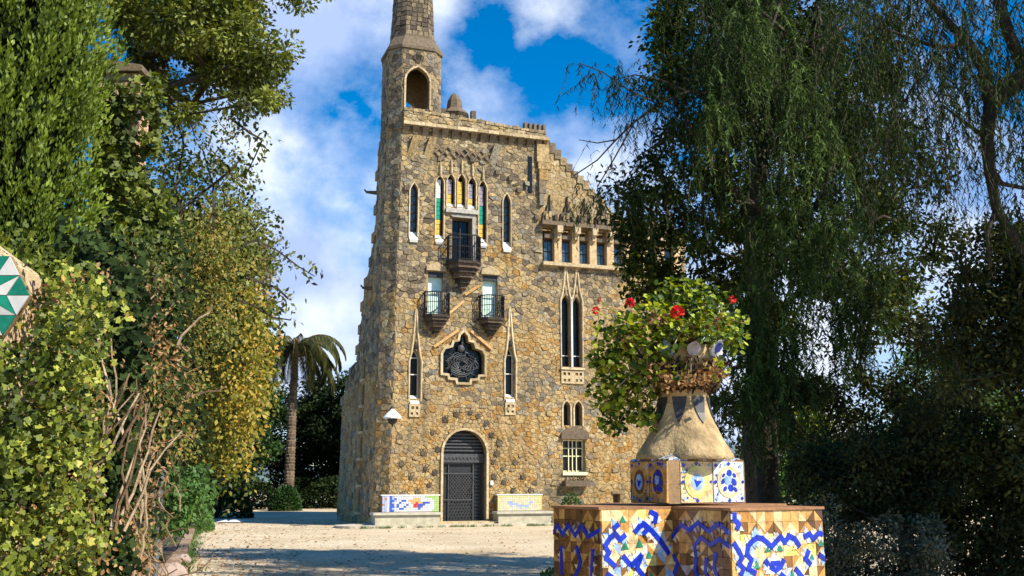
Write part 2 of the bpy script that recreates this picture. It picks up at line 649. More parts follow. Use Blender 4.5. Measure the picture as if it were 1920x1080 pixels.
H_front = {
    'door': arch(-.84, .84, -.02, 2.62, 3.47, 14),
    'lancet_l': arch(-2.13, -1.78, 4.6, 6.1, 6.42, 6, .6), 'lancet_r': arch(1.62, 1.97, 4.75, 6.35, 6.67, 6, .6),
    'up_l': arch(-2.26, -1.96, 10.75, 12.5, 12.82, 6, .5), 'up_r': arch(1.50, 1.80, 10.65, 12.4, 12.76, 6, .5),
    'a1': arch(-1.24, -.93, 10.75, 12.95, 13.22, 6, .5), 'a2': arch(-.80, -.49, 12.05, 13.05, 13.34, 6, .5), 'a3': arch(-.37, -.06, 12.05, 13.08, 13.38, 6, .5),
    'a4': arch(.06, .37, 12.05, 13.0, 13.30, 6, .5), 'a5': arch(.50, .81, 10.75, 12.9, 13.2, 6, .5),
    'balc': rect(-.58, .22, 9.80, 11.62), 'b_l': rect(-1.50, -.92, 7.75, 9.42), 'b_r': rect(.68, 1.26, 7.75, 9.42),
    'tw1': arch(3.96, 4.30, 6.0, 8.55, 8.85, 6, .6), 'tw2': arch(4.44, 4.78, 6.0, 8.5, 8.80, 6, .6),
    'st1': arch(3.98, 4.28, 3.72, 4.4, 4.66, 6, .3), 'st2': arch(4.46, 4.78, 3.72, 4.4, 4.66, 6, .3),
    'white': rect(3.96, 4.90, 1.95, 3.18), 'vent': rect(6.05, 6.35, .45, 1.1),
    'gallery': rect(3.16, 9.0, 10.14, 11.55),
}
MON = [(-.08, 7.16), (-.22, 7.02), (-.26, 6.80), (-.46, 6.76), (-.52, 6.56), (-.80, 6.48), (-.90, 6.30), (-.90, 5.58), (-.66, 5.56), (-.62, 5.42), (-.34, 5.40),
       (-.30, 5.25), (.14, 5.25), (.18, 5.40), (.46, 5.42), (.50, 5.56), (.74, 5.58), (.74, 6.30), (.64, 6.48), (.36, 6.56), (.30, 6.76), (.10, 6.80), (.06, 7.02)]
H_front['mon'] = MON
OUT_front = [(UL0, -.05), (9.6, -.05), (9.6, 11.75), (3.05, 11.75), (3.05, 14.95), (UL1, 14.95)]
OUT_side = [(0, -.05), (6.9, -.05), (6.75, 4.95), (5.3, 6.0), (4.1, 6.35), (3.75, 7.2), (3.1, 9.3), (2.2, 10.0), (1.5, 11.5), (1.45, 14.4), (1.45, 14.95), (0, 14.95)]
H_side = [rect(2.2, 2.62, .45 + k * 1.02, 1.25 + k * 1.02) for k in range(6)]
OUT_cham = [(0, -.05), (CW, -.05), (CW, 14.95), (0, 14.95)]
GAB = [(3.05, 11.75), (9.6, 11.75), (9.6, 12.3), (7.3, 12.35), (3.75, 15.68), (3.05, 15.68)]
gabm = lambda a, b, h=0: (a, 1.3 - h, b)

mb = MB()
OUT_front_w = [(UL0, -.05), (9.6, -.05), (9.6, 11.75), (3.05, 11.75), (3.05, 15.08), (UL1, 15.08)]
panel(mb, OUT_front_w, H_front.values(), front, .38)
panel(mb, OUT_cham, [], cham, .3)
panel(mb, OUT_side, H_side, side, .38)
panel(mb, GAB, [], gabm, .4)
mb.build('wall', MORTAR, castle)

# the masses behind the skins: dark rooms, back walls and roofs
mb = MB()
mb.box(-1.2, 3.0, .75, 9.5, 0, 15.2, .5)
mb.box(3.0, 9.55, 1.75, 9.5, 0, 11.9, .5)
mb.box(3.04, 9.55, .7, 1.7, 0, 10.05, .5)
mb.extrude([(p[0], max(0, p[1])) for p in OUT_side], lambda a, b: (-2.85, CW * S2 + a * .985, b * .995), lambda a, b: (-1.25, CW * S2 + a * .985, b * .995), .5)
mb.build('rear_wall', MORTAR, castle)
mb = MB()
mb.add([(3.7, 1.72, 15.62), (7.3, 1.72, 12.28), (9.6, 1.72, 12.2), (9.6, 9.5, 12.1), (7.3, 9.5, 12.2), (3.7, 9.5, 15.6), (3.02, 9.5, 11.9), (9.6, 9.5, 11.9), (9.6, 1.72, 11.9), (3.02, 1.72, 11.9)],
       [(0, 1, 4, 5), (1, 2, 3, 4), (5, 4, 3, 7, 6), (0, 9, 8, 2, 1), (0, 5, 6, 9), (2, 8, 7, 3)], .5)
mb.build('roof', plain('sand_render', (.50, .40, .27), .95, var=.3, scale=4, bump=.5), castle)


def stint(a, b):
    """the mason's mix: golden near the door, greyer high up"""
    r = rnd.random()
    pz = mnoise.noise(Vector((a * .55, b * .55, 3.1)))
    d = math.hypot(a, (b - 1.5) * .8)
    if d < 2.8 and b < 4.3:
        return rnd.choice([.42, .5, .55, .62, .68, .72, .76, .34]) + rnd.uniform(-.04, .04)
    if pz > .2 and r < .45:
        return rnd.choice([.14, .2, .28, .34, 1.0, .95])
    if pz < -.2 and r < .6:
        return rnd.choice([.5, .6, .7, .74, .66])
    if b > 8.5:
        return rnd.choice([.1, .16, .22, .28, .34, .4, .5, .86, .95]) + rnd.uniform(-.04, .04)
    return rnd.uniform(.3, .9) if r > .16 else rnd.choice([rnd.uniform(.05, .3), 1.0])


# clad every face with its own stones
all_st = []
BOSS = [(-.78, 3.85), (-1.25, 3.35), (.85, 3.72), (1.35, 3.0), (1.1, 2.3), (-2.05, 1.72), (-1.5, 2.05), (1.55, 1.55), (2.3, 1.75), (1.9, 1.25), (-1.05, 2.75), (-1.8, 1.2), (.2, 4.12),
        (-1.35, 1.45), (1.5, 2.05), (2.6, 1.25), (-2.35, 1.1), (-.35, 4.05), (-1.6, 2.6), (1.25, 2.62), (1.05, 3.3), (-1.15, 1.9), (2.0, 2.3), (-2.4, 2.2), (.5, 4.0), (1.15, 1.75)]
holes_f = list(H_front.values())
door_zone = [(-2.84, -.05), (3.0, -.05), (3.0, 2.2), (1.75, 3.6), (.9, 4.3), (-.9, 4.3), (-1.75, 3.6), (-2.82, 2.2)]
for p, poly in cells(OUT_front, holes_f + [door_zone], .24, .165):
    all_st.append((poly, front, rnd.uniform(.02, .05) * (2.2 if rnd.random() < .05 else 1), stint(*p)))
for p, poly in cells(door_zone, [H_front['door']], .17, .14, .38, BOSS):
    if min(math.hypot(p[0] - q[0], p[1] - q[1]) for q in BOSS) < .12:
        continue
    all_st.append((poly, front, rnd.uniform(.02, .05) * (2.2 if rnd.random() < .05 else 1), stint(*p)))
for p, poly in cells(OUT_cham, [], .26, .22):
    all_st.append((poly, cham, rnd.uniform(.02, .05), stint(9, p[1] + 4)))
for p, poly in cells(OUT_side, H_side, .36, .24):
    all_st.append((poly, side, rnd.uniform(.02, .06), stint(9, p[1] + 3)))
for p, poly in cells(GAB, [], .3, .22):
    all_st.append((poly, gabm, rnd.uniform(.015, .03), rnd.choice([.5, .58, .86, .83, .42])))
order = sorted(range(len(all_st)), key=lambda i: -abs(area(all_st[i][0])) * (1 if all_st[i][1] is front and all_st[i][0][0][0] < 5.6 else .05))
big = set(order[:275])
rest = MB()
for i, (poly, mp_, h, tint) in enumerate(all_st):
    q = MB() if i in big else rest
    stone_piece(q, poly, mp_, h * .62, .005, .022, tint)
    if i in big:
        q.build('stone', STONE, castle)
rest.build('rubble_facing', STONE, castle)['kind'] = 'stuff'

# round dark boss stones round the door
for (x, z) in BOSS:
    q = MB()
    r0 = rnd.uniform(.09, .135)
    hexa = [(x + r0 * math.cos(k * math.pi / 3 + .3), z + r0 * math.sin(k * math.pi / 3 + .3)) for k in range(6)]
    stone_piece(q, hexa, front, .055, 0, .02, rnd.uniform(0, .1))
    q.build('boss_stone', STONE, castle)
    for k in range(9):
        a = k * 2 * math.pi / 9
        xx, zz = x + (r0 + .045) * math.cos(a), z + (r0 + .045) * math.sin(a)
        if inside((xx, zz), H_front['door']):
            continue
        e = .021
        rest_ = [(xx + e * math.cos(j * 1.257), zz + e * math.sin(j * 1.257)) for j in range(5)]
        q2 = MB()
peb = MB()
for (x, z) in BOSS:
    for k in range(9):
        a = k * 2 * math.pi / 9
        xx, zz = x + .15 * math.cos(a), z + .15 * math.sin(a)
        if not inside((xx, zz), H_front['door']):
            stone_piece(peb, [(xx + .022 * math.cos(j * 1.257), zz + .022 * math.sin(j * 1.257)) for j in range(5)], front, .045, 0, .01, rnd.choice([.05, .6, .86]))
peb.build('pebble_inlay', STONE, castle)['kind'] = 'stuff'

# ---- trims, hoods, sills
def ring(mb, P, d, v0, v1, tint=None, skip_last=True):
    """a flat band of width d following an opening"""
    n = len(P)
    c = (sum(p[0] for p in P) / n, sum(p[1] for p in P) / n)
    s = 1 if area(P) > 0 else -1
    off = []
    for i in range(n):
        a, b_, c_ = P[i - 1], P[i], P[(i + 1) % n]
        n1 = ((b_[1] - a[1]) * s, -(b_[0] - a[0]) * s)
        n2 = ((c_[1] - b_[1]) * s, -(c_[0] - b_[0]) * s)
        l1, l2 = math.hypot(*n1) or 1, math.hypot(*n2) or 1
        nx, ny = n1[0] / l1 + n2[0] / l2, n1[1] / l1 + n2[1] / l2
        L = nx * nx + ny * ny
        k = 2 * d / max(L, .7)
        off.append((b_[0] + nx * k, b_[1] + ny * k))
    m = n - 1 if skip_last else n
    for i in range(m):
        j = (i + 1) % n
        q = [P[i], P[j], off[j], off[i]]
        mb.slab(q, v0, v1, tint if tint is not None else rnd.random())


def ribs(mb, base_u, z0, zt, half, wd=.045, proud=.07, lean=0.0):
    """two thin ribs that meet in a point: the hood over a lancet"""
    for s in (-1, 1):
        pts = []
        zk = z0 + (zt - z0) * (.42 if zt - z0 < 3.7 else .66)
        pts.append((base_u + s * half, -proud * .5, z0))
        for k in range(8):
            t_ = k / 7
            pts.append((base_u + lean * t_ + s * half * (1 - t_ ** .8) * (1 - .25 * math.sin(t_ * 3.14)) + s * .012, -proud * .5, zk + (zt - zk) * t_))
        mb.tube(pts, [wd * .6] + [wd] * 7 + [wd * .6], 5, rnd.uniform(.5, 1))


def window_fill(key, glass, depth=.2, frame=IRON, fw=.035, bars_h=(), bars_v=(), barmat=None, name='window'):
    P = H_front[key]
    u0, u1 = min(p[0] for p in P), max(p[0] for p in P)
    z0, z1 = min(p[1] for p in P), max(p[1] for p in P)
    f = MB()
    for i in range(len(P)):
        a, b_ = P[i - 1], P[i]
        cx, cz = (u0 + u1) / 2, (z0 + z1) / 2
        ia, ib = shrink([a, b_], (cx, cz), 0)
        ia = (a[0] + (fw if a[0] < cx else -fw) * (1 if abs(a[0] - cx) > .02 else 0), a[1] + (fw if a[1] < cz else -fw))
        ib = (b_[0] + (fw if b_[0] < cx else -fw) * (1 if abs(b_[0] - cx) > .02 else 0), b_[1] + (fw if b_[1] < cz else -fw))
        f.slab([a, b_, ib, ia], depth - .02, depth + .03, .5)
    fo = f.build(name, frame, castle)
    g = MB()
    g.slab(P, depth + .032, depth + .05, .5)
    g.build('pane', glass, fo)
    if bars_h or bars_v:
        q = MB()
        for z in bars_h:
            q.box(u0 + .005, u1 - .005, depth - .045, depth - .022, z - .02, z + .02, .5)
        for u in bars_v:
            q.box(u - .017, u + .017, depth - .07, depth - .047, z0 + .01, z1 - .02, .5)
        q.build('glazing_bar', barmat or frame, fo)
    return fo


tr = MB()
ring(tr, H_front['door'], .085, -.09, .02)
tr.build('door_surround', TRIM, castle)
mt = MB()
ring(mt, MON, .09, -.10, .02, skip_last=False)
mt.build('window_surround', TRIM, castle)
for k, half, hood, lean in (('lancet_l', .2, 7.95, .0), ('lancet_r', .2, 8.2, -.03)):
    P = H_front[k]
    cu = (P[0][0] + P[-1][0]) / 2
    z0 = min(p[1] for p in P)
    zt = max(p[1] for p in P)
    fo = window_fill(k, GLASSD, .22, WHITE, .03, (z0 + .9, zt - .30), (), WHITE)
    q = MB()
    ribs(q, cu, z0 - .1, hood, half + .03, lean=lean)
    q.build('hood_rib', TRIM, fo)
    q = MB()
    q.tube([(cu, -.03, zt), (cu, -.03, zt + .12), (cu, -.03, zt + .3)], [.04, .075, .012], 6, .2)
    q.build('finial', IRON, fo)
    q = MB()
    q.add([(cu - .17, -.07, z0 - .12), (cu + .17, -.07, z0 - .12), (cu + .17, .2, z0 + .12), (cu - .17, .2, z0 + .12), (cu - .17, -.07, z0 - .2), (cu + .17, -.07, z0 - .2)],
          [(0, 1, 2, 3), (4, 5, 1, 0), (0, 3, 4), (1, 5, 2)], .5)
    q.build('sill', CERAM['white'], fo)
    # the small pierced panel under the sill
    q = MB()
    hs = [rect(cu - .13, cu - .03, z0 - .40, z0 - .29), rect(cu + .04, cu + .14, z0 - .40, z0 - .29), rect(cu - .14, cu - .06, z0 - .60, z0 - .51), rect(cu + .05, cu + .13, z0 - .60, z0 - .51)]
    panel(q, rect(cu - .21, cu + .21, z0 - .68, z0 - .21), hs, lambda a, b_, h: (a, -.065 - h, b_), .05)
    q.build('pierced_panel', TRIM, fo)
    q = MB()
    q.box(cu - .2, cu + .2, -.014, -.004, z0 - .67, z0 - .22, .3)
    q.build('panel_back', DARKTRIM, fo)
for k in ('up_l', 'up_r'):
    P = H_front[k]
    cu = (P[0][0] + P[-1][0]) / 2
    z0 = min(p[1] for p in P)
    fo = window_fill(k, GLASSB, .16, IRON, .025, tuple(z0 + .3 + .33 * i for i in range(5)), ())
    q = MB()
    ring(q, P, .05, -.06, .02)
    q.build('window_frame', TRIM, fo)
    q = MB()
    q.add([(cu - .17, -.12, z0 - .16), (cu + .17, -.12, z0 - .16), (cu + .15, .14, z0 + .18), (cu - .15, .14, z0 + .18), (cu - .15, -.08, z0 - .26), (cu + .15, -.08, z0 - .26)],
          [(0, 1, 2, 3), (4, 5, 1, 0), (0, 3, 4), (1, 5, 2)], .5)
    q.build('sill', CERAM['white'], fo)
# five arched lights with bands of coloured ceramic
bands = {'a1': (10.75, [('yellow', .75), ('green', .85), ('white', .75)]), 'a5': (10.75, [('yellow', .7), ('green', .75), ('mauve', .8)]),
         'a2': (12.05, [('yellow', .5), ('mauve', .6)]), 'a3': (12.05, [('yellow', 1.05)]), 'a4': (12.05, [('yellow', .4), ('mauve', .6)])}
for k in bands:
    P = H_front[k]
    fo = window_fill(k, GLASSD, .30, IRON, .02)
    z, bs = bands[k]
    cu = (P[0][0] + P[-1][0]) / 2
    for cn, hh in bs:
        q = MB()
        nn = max(1, round(hh / .17))
        for i in range(nn):
            q.box(cu - .148, cu + .06, .10 + rnd.uniform(-.01, .01), .285, z + hh * i / nn + .008, z + hh * (i + 1) / nn - .008)
        q.build('ceramic_band', CERAM[cn], fo)
        z += hh
    q = MB()
    zb = min(p[1] for p in P)
    q.add([(cu - .17, -.10, zb - .18), (cu + .17, -.10, zb - .18), (cu + .15, .1, zb + .13), (cu - .15, .1, zb + .13), (cu - .15, -.05, zb - .26), (cu + .15, -.05, zb - .26)],
          [(0, 1, 2, 3), (4, 5, 1, 0), (0, 3, 4), (1, 5, 2)], .5)
    q.build('sill', CERAM['white'], fo)
    q = MB()
    ring(q, P, .04, -.05, .02)
    zt = max(p[1] for p in P)
    q.tube([(cu, -.06, zt + .03), (cu, -.06, zt + .35), (cu, -.04, zt + .6)], [.05, .045, .008], 5, .4)
    q.build('window_frame', TRIM, fo)
# diamond ornaments above them
for i in range(7):
    q = MB()
    x, z = -1.15 + i * .34, 14.15 + .1 * (i % 2)
    ring(q, [(x - .13, z), (x, z - .13), (x + .13, z), (x, z + .13)], .05, -.08, .0, skip_last=False)
    q.build('diamond_ornament', DARKTRIM, castle)
# balcony window
fo = window_fill('balc', GLASSD, .3, DARKTRIM, .05, (10.9,), (-.18,), IRON)
q = MB()
ring(q, H_front['balc'], .13, -.07, .02)
q.slab(rect(-.86, .46, 11.78, 11.95), -.14, .02, .7)
q.build('window_frame', tinted('grey_stone', [(0, (.30, .28, .25)), (1, (.46, .43, .38))], nmix=.5), fo)
for k in ('b_l', 'b_r'):
    P = H_front[k]
    u0, u1 = P[0][0], P[1][0]
    fo = window_fill(k, MINT, .14, WHITE, .035, (8.62,), (), WHITE)
    q = MB()
    q.slab([(u0 - .1, 9.45), (u1 + .1, 9.45), (u1 + .07, 9.62), ((u0 + u1) / 2, 9.8), (u0 - .07, 9.62)], -.12, .02, .3)
    q.build('lintel', TRIM, fo)
    q = MB()
    q.box(u0 + .02, u1 - .02, .0, .135, 9.22, 9.415, .2)
    q.build('blind_box', IRON, fo)


def balcony(cu, z, wd, dp, rail, cone):
    fl = MB()
    plan = [(cu - wd / 2, 0), (cu - wd / 2, -dp * .55), (cu - wd * .28, -dp), (cu + wd * .28, -dp), (cu + wd / 2, -dp * .55), (cu + wd / 2, 0)]
    fl.plan(plan[::-1], z - .1, z, .2)
    sc = lambda k: [(cu + (x - cu) * k, y * k) for x, y in plan]
    b_ = fl.build('balcony', BALSTONE, castle)
    cb = MB()
    zz = z - .102
    for k, hh in ((.9, .12), (.76, .13), (.6, .14), (.42, .15), (.25, .16)):
        hh *= cone
        cb.plan(sc(k)[::-1], zz - hh, zz, rnd.uniform(0, .8))
        zz -= hh + .002
    cb.build('corbel', BALSTONE, b_)
    rl = MB()
    inn = sc(.96)
    for zz in (z + .06, z + rail * .55, z + rail):
        rl.tube([(x, y, zz) for x, y in inn], .02 if zz < z + rail else .03, 4, .5)
    for i in range(5):
        a, c_ = Vector((*inn[i], 0)), Vector((*inn[i + 1], 0))
        n = max(2, int((c_ - a).length / .07))
        for k in range(n):
            p = a.lerp(c_, k / n)
            rl.tube([(p.x, p.y, z), (p.x, p.y, z + rail)], .017, 3, .5, cap=False)
            if k % 2 == 0:
                rl.tube([(p.x - .03, p.y, z + rail * .3), (p.x, p.y - .01, z + rail * .36), (p.x + .03, p.y, z + rail * .3)], .01, 3, .5, cap=False)
    rl.build('railing', IRON, b_)


balcony(-.17, 9.80, 1.3, .75, 1.0, 1.25)
balcony(-1.2, 7.72, .98, .55, .85, .85)
balcony(.98, 7.72, .98, .55, .85, .85)
# sloping string courses from the emblem window up to the corbels
q = MB()
for a, b_ in (((-.3, 7.22), (-1.25, 6.55)), ((.2, 7.22), (1.05, 6.55)), ((-.95, 7.6), (-.1, 8.35)), ((-.05, 8.6), (.5, 8.98))):
    d = Vector(b_) - Vector(a)
    n = Vector((-d.y, d.x)).normalized() * .05
    q.slab([(a[0] - n.x, a[1] - n.y), (b_[0] - n.x, b_[1] - n.y), (b_[0] + n.x, b_[1] + n.y), (a[0] + n.x, a[1] + n.y)][::-1], -.09, .0)
q.build('string_course', tinted('orange_stone', [(0, (.48, .27, .10)), (1, (.58, .38, .18))], nmix=.5), castle)
# iron emblem grille
fo = MB()
fo.slab(MON, .3, .34, .5)
fo = fo.build('emblem_window', GLASSD, castle)
q = MB()
rr = random.Random(5)
for k in range(34):
    a = k * 2.399
    r1 = .12 + .5 * (k % 7) / 7
    cx, cz = -.08 + .06 * math.cos(a), 5.95
    pts = [(cx + r1 * math.cos(a + s_ * .28) * (1 + .12 * math.sin(s_ * 2.1 + k)), .12 + .02 * math.sin(k), cz + r1 * .85 * math.sin(a + s_ * .28)) for s_ in range(7)]
    q.tube(pts, .018, 4, .5)
for k in range(12):
    a = k * math.pi / 6
    q.tube([(-.08 + .12 * math.cos(a), .14, 5.95 + .12 * math.sin(a)), (-.08 + .68 * math.cos(a + .3), .14, 5.95 + .6 * math.sin(a + .3))], .016, 4, .5)
q.tube([(-.08, .14, 6.5), (-.08, .12, 6.75), (-.08, .14, 7.1)], [.02, .06, .02], 6, .5)
q.build('iron_grille', IRONLT, fo)
q = MB()
q.lathe([(.001, -.06), (.08, -.05), (.14, 0), (.08, .05), (.001, .06)], 10)
o = q.build('iron_boss', IRONLT, fo)
o.rotation_euler = (R(90), 0, 0)
o.location = (-.14, .08, 6.55)
# twin window on the right
for k in ('tw1', 'tw2'):
    P = H_front[k]
    cu = (P[0][0] + P[-1][0]) / 2
    fo = window_fill(k, GLASSD, .22, IRON, .03, (6.45,), (), WHITE)
    q = MB()
    ribs(q, cu, 6.0, 10.0, .22, .042)
    q.tube([(cu, -.03, 8.95), (cu, -.03, 9.06), (cu, -.03, 9.3)], [.03, .055, .01], 6, .2)
    q.build('hood_rib', TRIM, fo)
q = MB()
q.box(4.335, 4.405, -.07, .25, 5.98, 8.75, .9)
q.build('mullion', WHITE, castle)
q = MB()
q.box(3.88, 4.88, -.12, .1, 5.88, 5.97, .9)
q.build('window_sill', TRIM, castle)
q = MB()
hs = [rect(x, x + .11, 5.66, 5.78) for x in (3.98, 4.16, 4.49, 4.67)] + [rect(x, x + .1, 5.42, 5.52) for x in (3.99, 4.17, 4.5, 4.68)]
panel(q, rect(3.90, 4.86, 5.34, 5.86), hs, lambda a, b_, h: (a, -.07 - h, b_), .055)
q.build('pierced_panel', TRIM, castle)
q = MB()
q.box(3.91, 4.85, -.013, -.005, 5.35, 5.85, .3)
q.build('panel_back', DARKTRIM, castle)
for k in ('st1', 'st2'):
    fo = window_fill(k, GLASSD, .22, DARKTRIM, .03)
    q = MB()
    ring(q, H_front[k], .06, -.05, .02)
    q.build('window_frame', TRIM, fo)
q = MB()
q.slab([(3.86, 3.2), (5.0, 3.2), (5.0, 3.42), (4.75, 3.6), (4.43, 3.66), (4.1, 3.6), (3.86, 3.42)], -.13, .02, .2)
q.build('lintel', DARKTRIM, castle)
fo = window_fill('white', GLASSD, .24, CREAMP, .05, (2.55, 2.85), (4.27, 4.43, 4.6), CREAMP)
q = MB()
q.box(3.92, 4.94, -.1, .2, 1.82, 1.94, .9)
q.build('sill', CREAMP, fo)
# window box
q = MB()
q.box(3.94, 4.96, -.32, -.02, 1.40, 1.62, .2)
for k in range(40):
    x = rnd.uniform(3.94, 4.94)
    q.tube([(x, rnd.uniform(-.3, -.05), 1.6), (x + rnd.uniform(-.08, .08), rnd.uniform(-.4, -.02), 1.6 + rnd.uniform(.08, .22))], [.025, .004], 4)
q.build('window_box', DARKTRIM, castle)
q = MB()
q.box(6.0, 6.4, -.08, .1, 1.12, 1.22, .8)
q.box(6.06, 6.34, .25, .27, .46, 1.09, 0)
q.build('vent_lintel', DARKTRIM, castle)
# side stair slot: ledges and dark slots
for k in range(6):
    q = MB()
    z = .45 + k * 1.02
    x0 = ue(z) - CW * S2
    q.box(x0 - .12, x0 + .2, CW * S2 + 2.12, CW * S2 + 2.7, z - .11, z - .012, .9)
    q.build('side_sill', TRIM, castle)
q = MB()
q.box(-2.98, -2.9, CW * S2 + 2.15, CW * S2 + 2.68, .4, 6.4, .5)
q.build('side_pane', GLASSD, castle)
# ragged masonry teeth up the side (stepped buttress)
for k, (y, z) in enumerate([(6.85, 5.0), (5.9, 5.65), (5.2, 6.1), (4.05, 6.9), (3.7, 7.7), (3.4, 8.6), (2.9, 9.5), (2.1, 10.2), (1.75, 11.1), (1.55, 12.2), (1.5, 13.6)]):
    q = MB()
    x0 = ue(z) - CW * S2
    yy = CW * S2 + y
    q.box(x0 - .06, x0 + .45, yy - .35, yy + .14, z - .22, z + .16)
    q.add([(x0 - .03, yy - .3, z + .162), (x0 + .4, yy - .3, z + .162), (x0 + .4, yy + .1, z + .162), (x0 - .03, yy + .1, z + .162), (x0 + .18, yy - .1, z + .42)],
          [(0, 1, 4), (1, 2, 4), (2, 3, 4), (3, 0, 4)])
    q.build('buttress_stone', STONE, castle)
for y, z in ((1.55, 9.0), (1.6, 12.9)):
    q = MB()
    x0 = ue(z) - CW * S2
    q.tube([(x0 + .1, CW * S2 + y, z), (x0 - .35, CW * S2 + y + .2, z + .05), (x0 - .42, CW * S2 + y + .25, z + .16)], [.09, .05, .03], 6, 0)
    q.build('gargoyle', DARKTRIM, castle)

# ---- cornice: little corbels, parapet
for k in range(15):
    u = -2.5 + k * .392
    q = MB()
    q.add([(u - .10, 0, 14.72), (u + .10, 0, 14.72), (u + .13, -.22, 15.08), (u - .13, -.22, 15.08), (u - .13, .02, 15.08), (u + .13, .02, 15.08)],
          [(0, 1, 2, 3), (3, 2, 5, 4), (0, 3, 4), (1, 5, 2), (0, 4, 5, 1)], rnd.uniform(.3, .9))
    q.build('corbel', DARKTRIM, castle)
q = MB()
for k in range(14):
    u = -2.62 + k * .43
    q.box(u, u + .42, -.27, .06, 15.085, 15.22, rnd.random())
q.build('cornice', TRIM, castle)
pm = lambda a, b_, h=0: (a, -.2 - h, b_)
q = MB()
q.slab([(-2.62, 15.222), (3.28, 15.222), (3.28, 15.36), (-2.62, 15.66)], -.2, .12, .5)
q.box(3.0, 3.3, .122, 1.28, 15.0, 15.34, .5)
q.build('parapet', MORTAR, castle)
q = MB()
PAR = [(-2.62, 15.225), (3.28, 15.225), (3.28, 15.36), (-2.62, 15.66)]
for p, poly in cells(PAR, [], .34, .17):
    stone_piece(q, poly, pm, .03, .008, .02, rnd.choice([.5, .3, .86, .58, .28, .9]))
for k in range(16):
    zt0 = 15.662 - .0508 * k * .369
    q.box(-2.62 + k * .369, -2.62 + (k + .94) * .369, -.25, .16, zt0 - .03, zt0 + rnd.uniform(.05, .11), rnd.choice([.2, .3, .5, .86]))
    if rnd.random() < .55:
        a_ = -2.62 + (k + rnd.uniform(.1, .6)) * .369
        q.box(a_, a_ + rnd.uniform(.08, .16), -.12, .1, zt0 + .045, zt0 + rnd.uniform(.14, .22), rnd.choice([.1, .3, .5]))
q.build('parapet_stones', STONE, castle)['kind'] = 'stuff'
for k in range(5):
    q = MB()
    u = 2.35 + k * .2
    q.box(u, u + .10, -.2, .05, 15.40, 15.76, .5)
    q.build('merlon', DARKTRIM, castle)
# brackets hanging below the cornice
for u, d in ((-2.2, 1), (1.1, 1), (-1.55, .5)):
    q = MB()
    q.add([(u - .22, -.02, 13.95), (u + .02, -.02, 13.75), (u + .28, -.24, 14.68), (u - .02, -.24, 14.70), (u - .02, -.0, 14.7), (u + .28, -.0, 14.68)],
          [(0, 1, 2, 3), (3, 2, 5, 4), (0, 3, 4), (1, 5, 2)], rnd.random())
    q.build('bracket', STONE, castle)
q = MB()
for k in range(15):
    t_ = k / 14
    u_, z_ = 3.75 + 3.55 * t_, 15.68 - 3.33 * t_
    q.box(u_ - .02, u_ + .27, 1.24, 1.5, z_ - .34, z_ + rnd.uniform(-.08, .1), rnd.choice([.2, .5, .86, .4]))
q.build('gable_coping', STONE, castle)['kind'] = 'stuff'
# stepped corner stones at the right shoulder
zz = 14.9
for k, (u0, u1, z0, z1) in enumerate([(2.9, 3.42, 14.2, 14.95), (2.95, 3.5, 13.9, 14.18), (3.0, 3.38, 13.45, 13.88), (2.98, 3.28, 12.9, 13.43), (3.0, 3.2, 12.4, 12.88), (3.2, 3.36, 14.97, 15.2)]):
    q = MB()
    q.box(u0, u1, -.14 - .02 * (k % 2), .35, z0, z1)
    q.build('corner_stone', STONE, castle)
q = MB()
q.box(2.55, 2.72, -.05, -.004, 12.9, 14.4, .5)
q.box(2.35, 2.45, -.05, -.004, 13.0, 13.3, .5)
q.build('slit_window', GLASSD, castle)
for (x, z) in ((-2.42, 12.6), (2.15, 12.95), (.2, 14.0), (2.9, 11.9), (1.25, 13.6), (-.45, 9.3), (1.8, 13.4)):
    q = MB()
    q.box(x - .09, x + .09, -.12, 0, z - .1, z + .08, .1)
    q.build('projecting_stone', STONE, castle)

# ---- roof-top chimney with stepped cap
q = MB()
q.lathe([(.55, 15.5), (.5, 16.2), (.62, 16.35), (.35, 16.6), (.30, 16.95), (.16, 17.2), (.05, 17.3)], 8, (-.05, 1.6), .3)
q.box(-.75, -.55, 1.2, 1.4, 15.5, 16.45)
q.box(.55, .75, 1.2, 1.4, 15.5, 16.5)
q.box(-1.15, -1.0, 1.0, 1.15, 15.5, 16.3)
q.build('chimney', DARKTRIM, castle)

# ---- gallery on the right wing
q = MB()
q.box(3.12, 9.4, -.22, .1, 9.98, 10.12, .5)
q.build('gallery_sill', TRIM, castle)
q = MB()
q.box(3.05, 9.6, -.3, .3, 11.6, 11.76, .4)
q.build('gallery_cornice', DARKTRIM, castle)
for k in range(8):
    u = 3.24 + k * .765
    q = MB()
    q.box(u + .42, u + .73, -.04, .37, 10.14, 11.54, .6)
    q.build('pillar', tinted('amber_stone' if not k else 'amber_stone_%d' % k, [(0, (.40, .26, .12)), (1, (.56, .42, .24))], nmix=.6) if k == 0 else bpy.data.materials['amber_stone'], castle)
    q = MB()
    q.box(u + .02, u + .40, .22, .25, 10.145, 11.1, .5)
    o = q.build('window', IRON, castle)
    q = MB()
    for a, b_ in ((.05, .20), (.225, .37)):
        for z in (10.2, 10.62):
            q.box(u + a, u + b_, .19, .216, z, z + .37, .5)
    q.build('pane', GLASSB, o)
    q = MB()
    q.box(u + .01, u + .41, -.02, .3, 11.12, 11.3, .3)
    q.build('lintel', DARKTRIM, castle)
    q = MB()
    q.box(u + .46, u + .70, -.30, -.045, 11.32, 11.598, .6)
    q.box(u + .50, u + .66, -.18, -.042, 11.1, 11.318, .6)
    q.build('corbel', TRIM, castle)
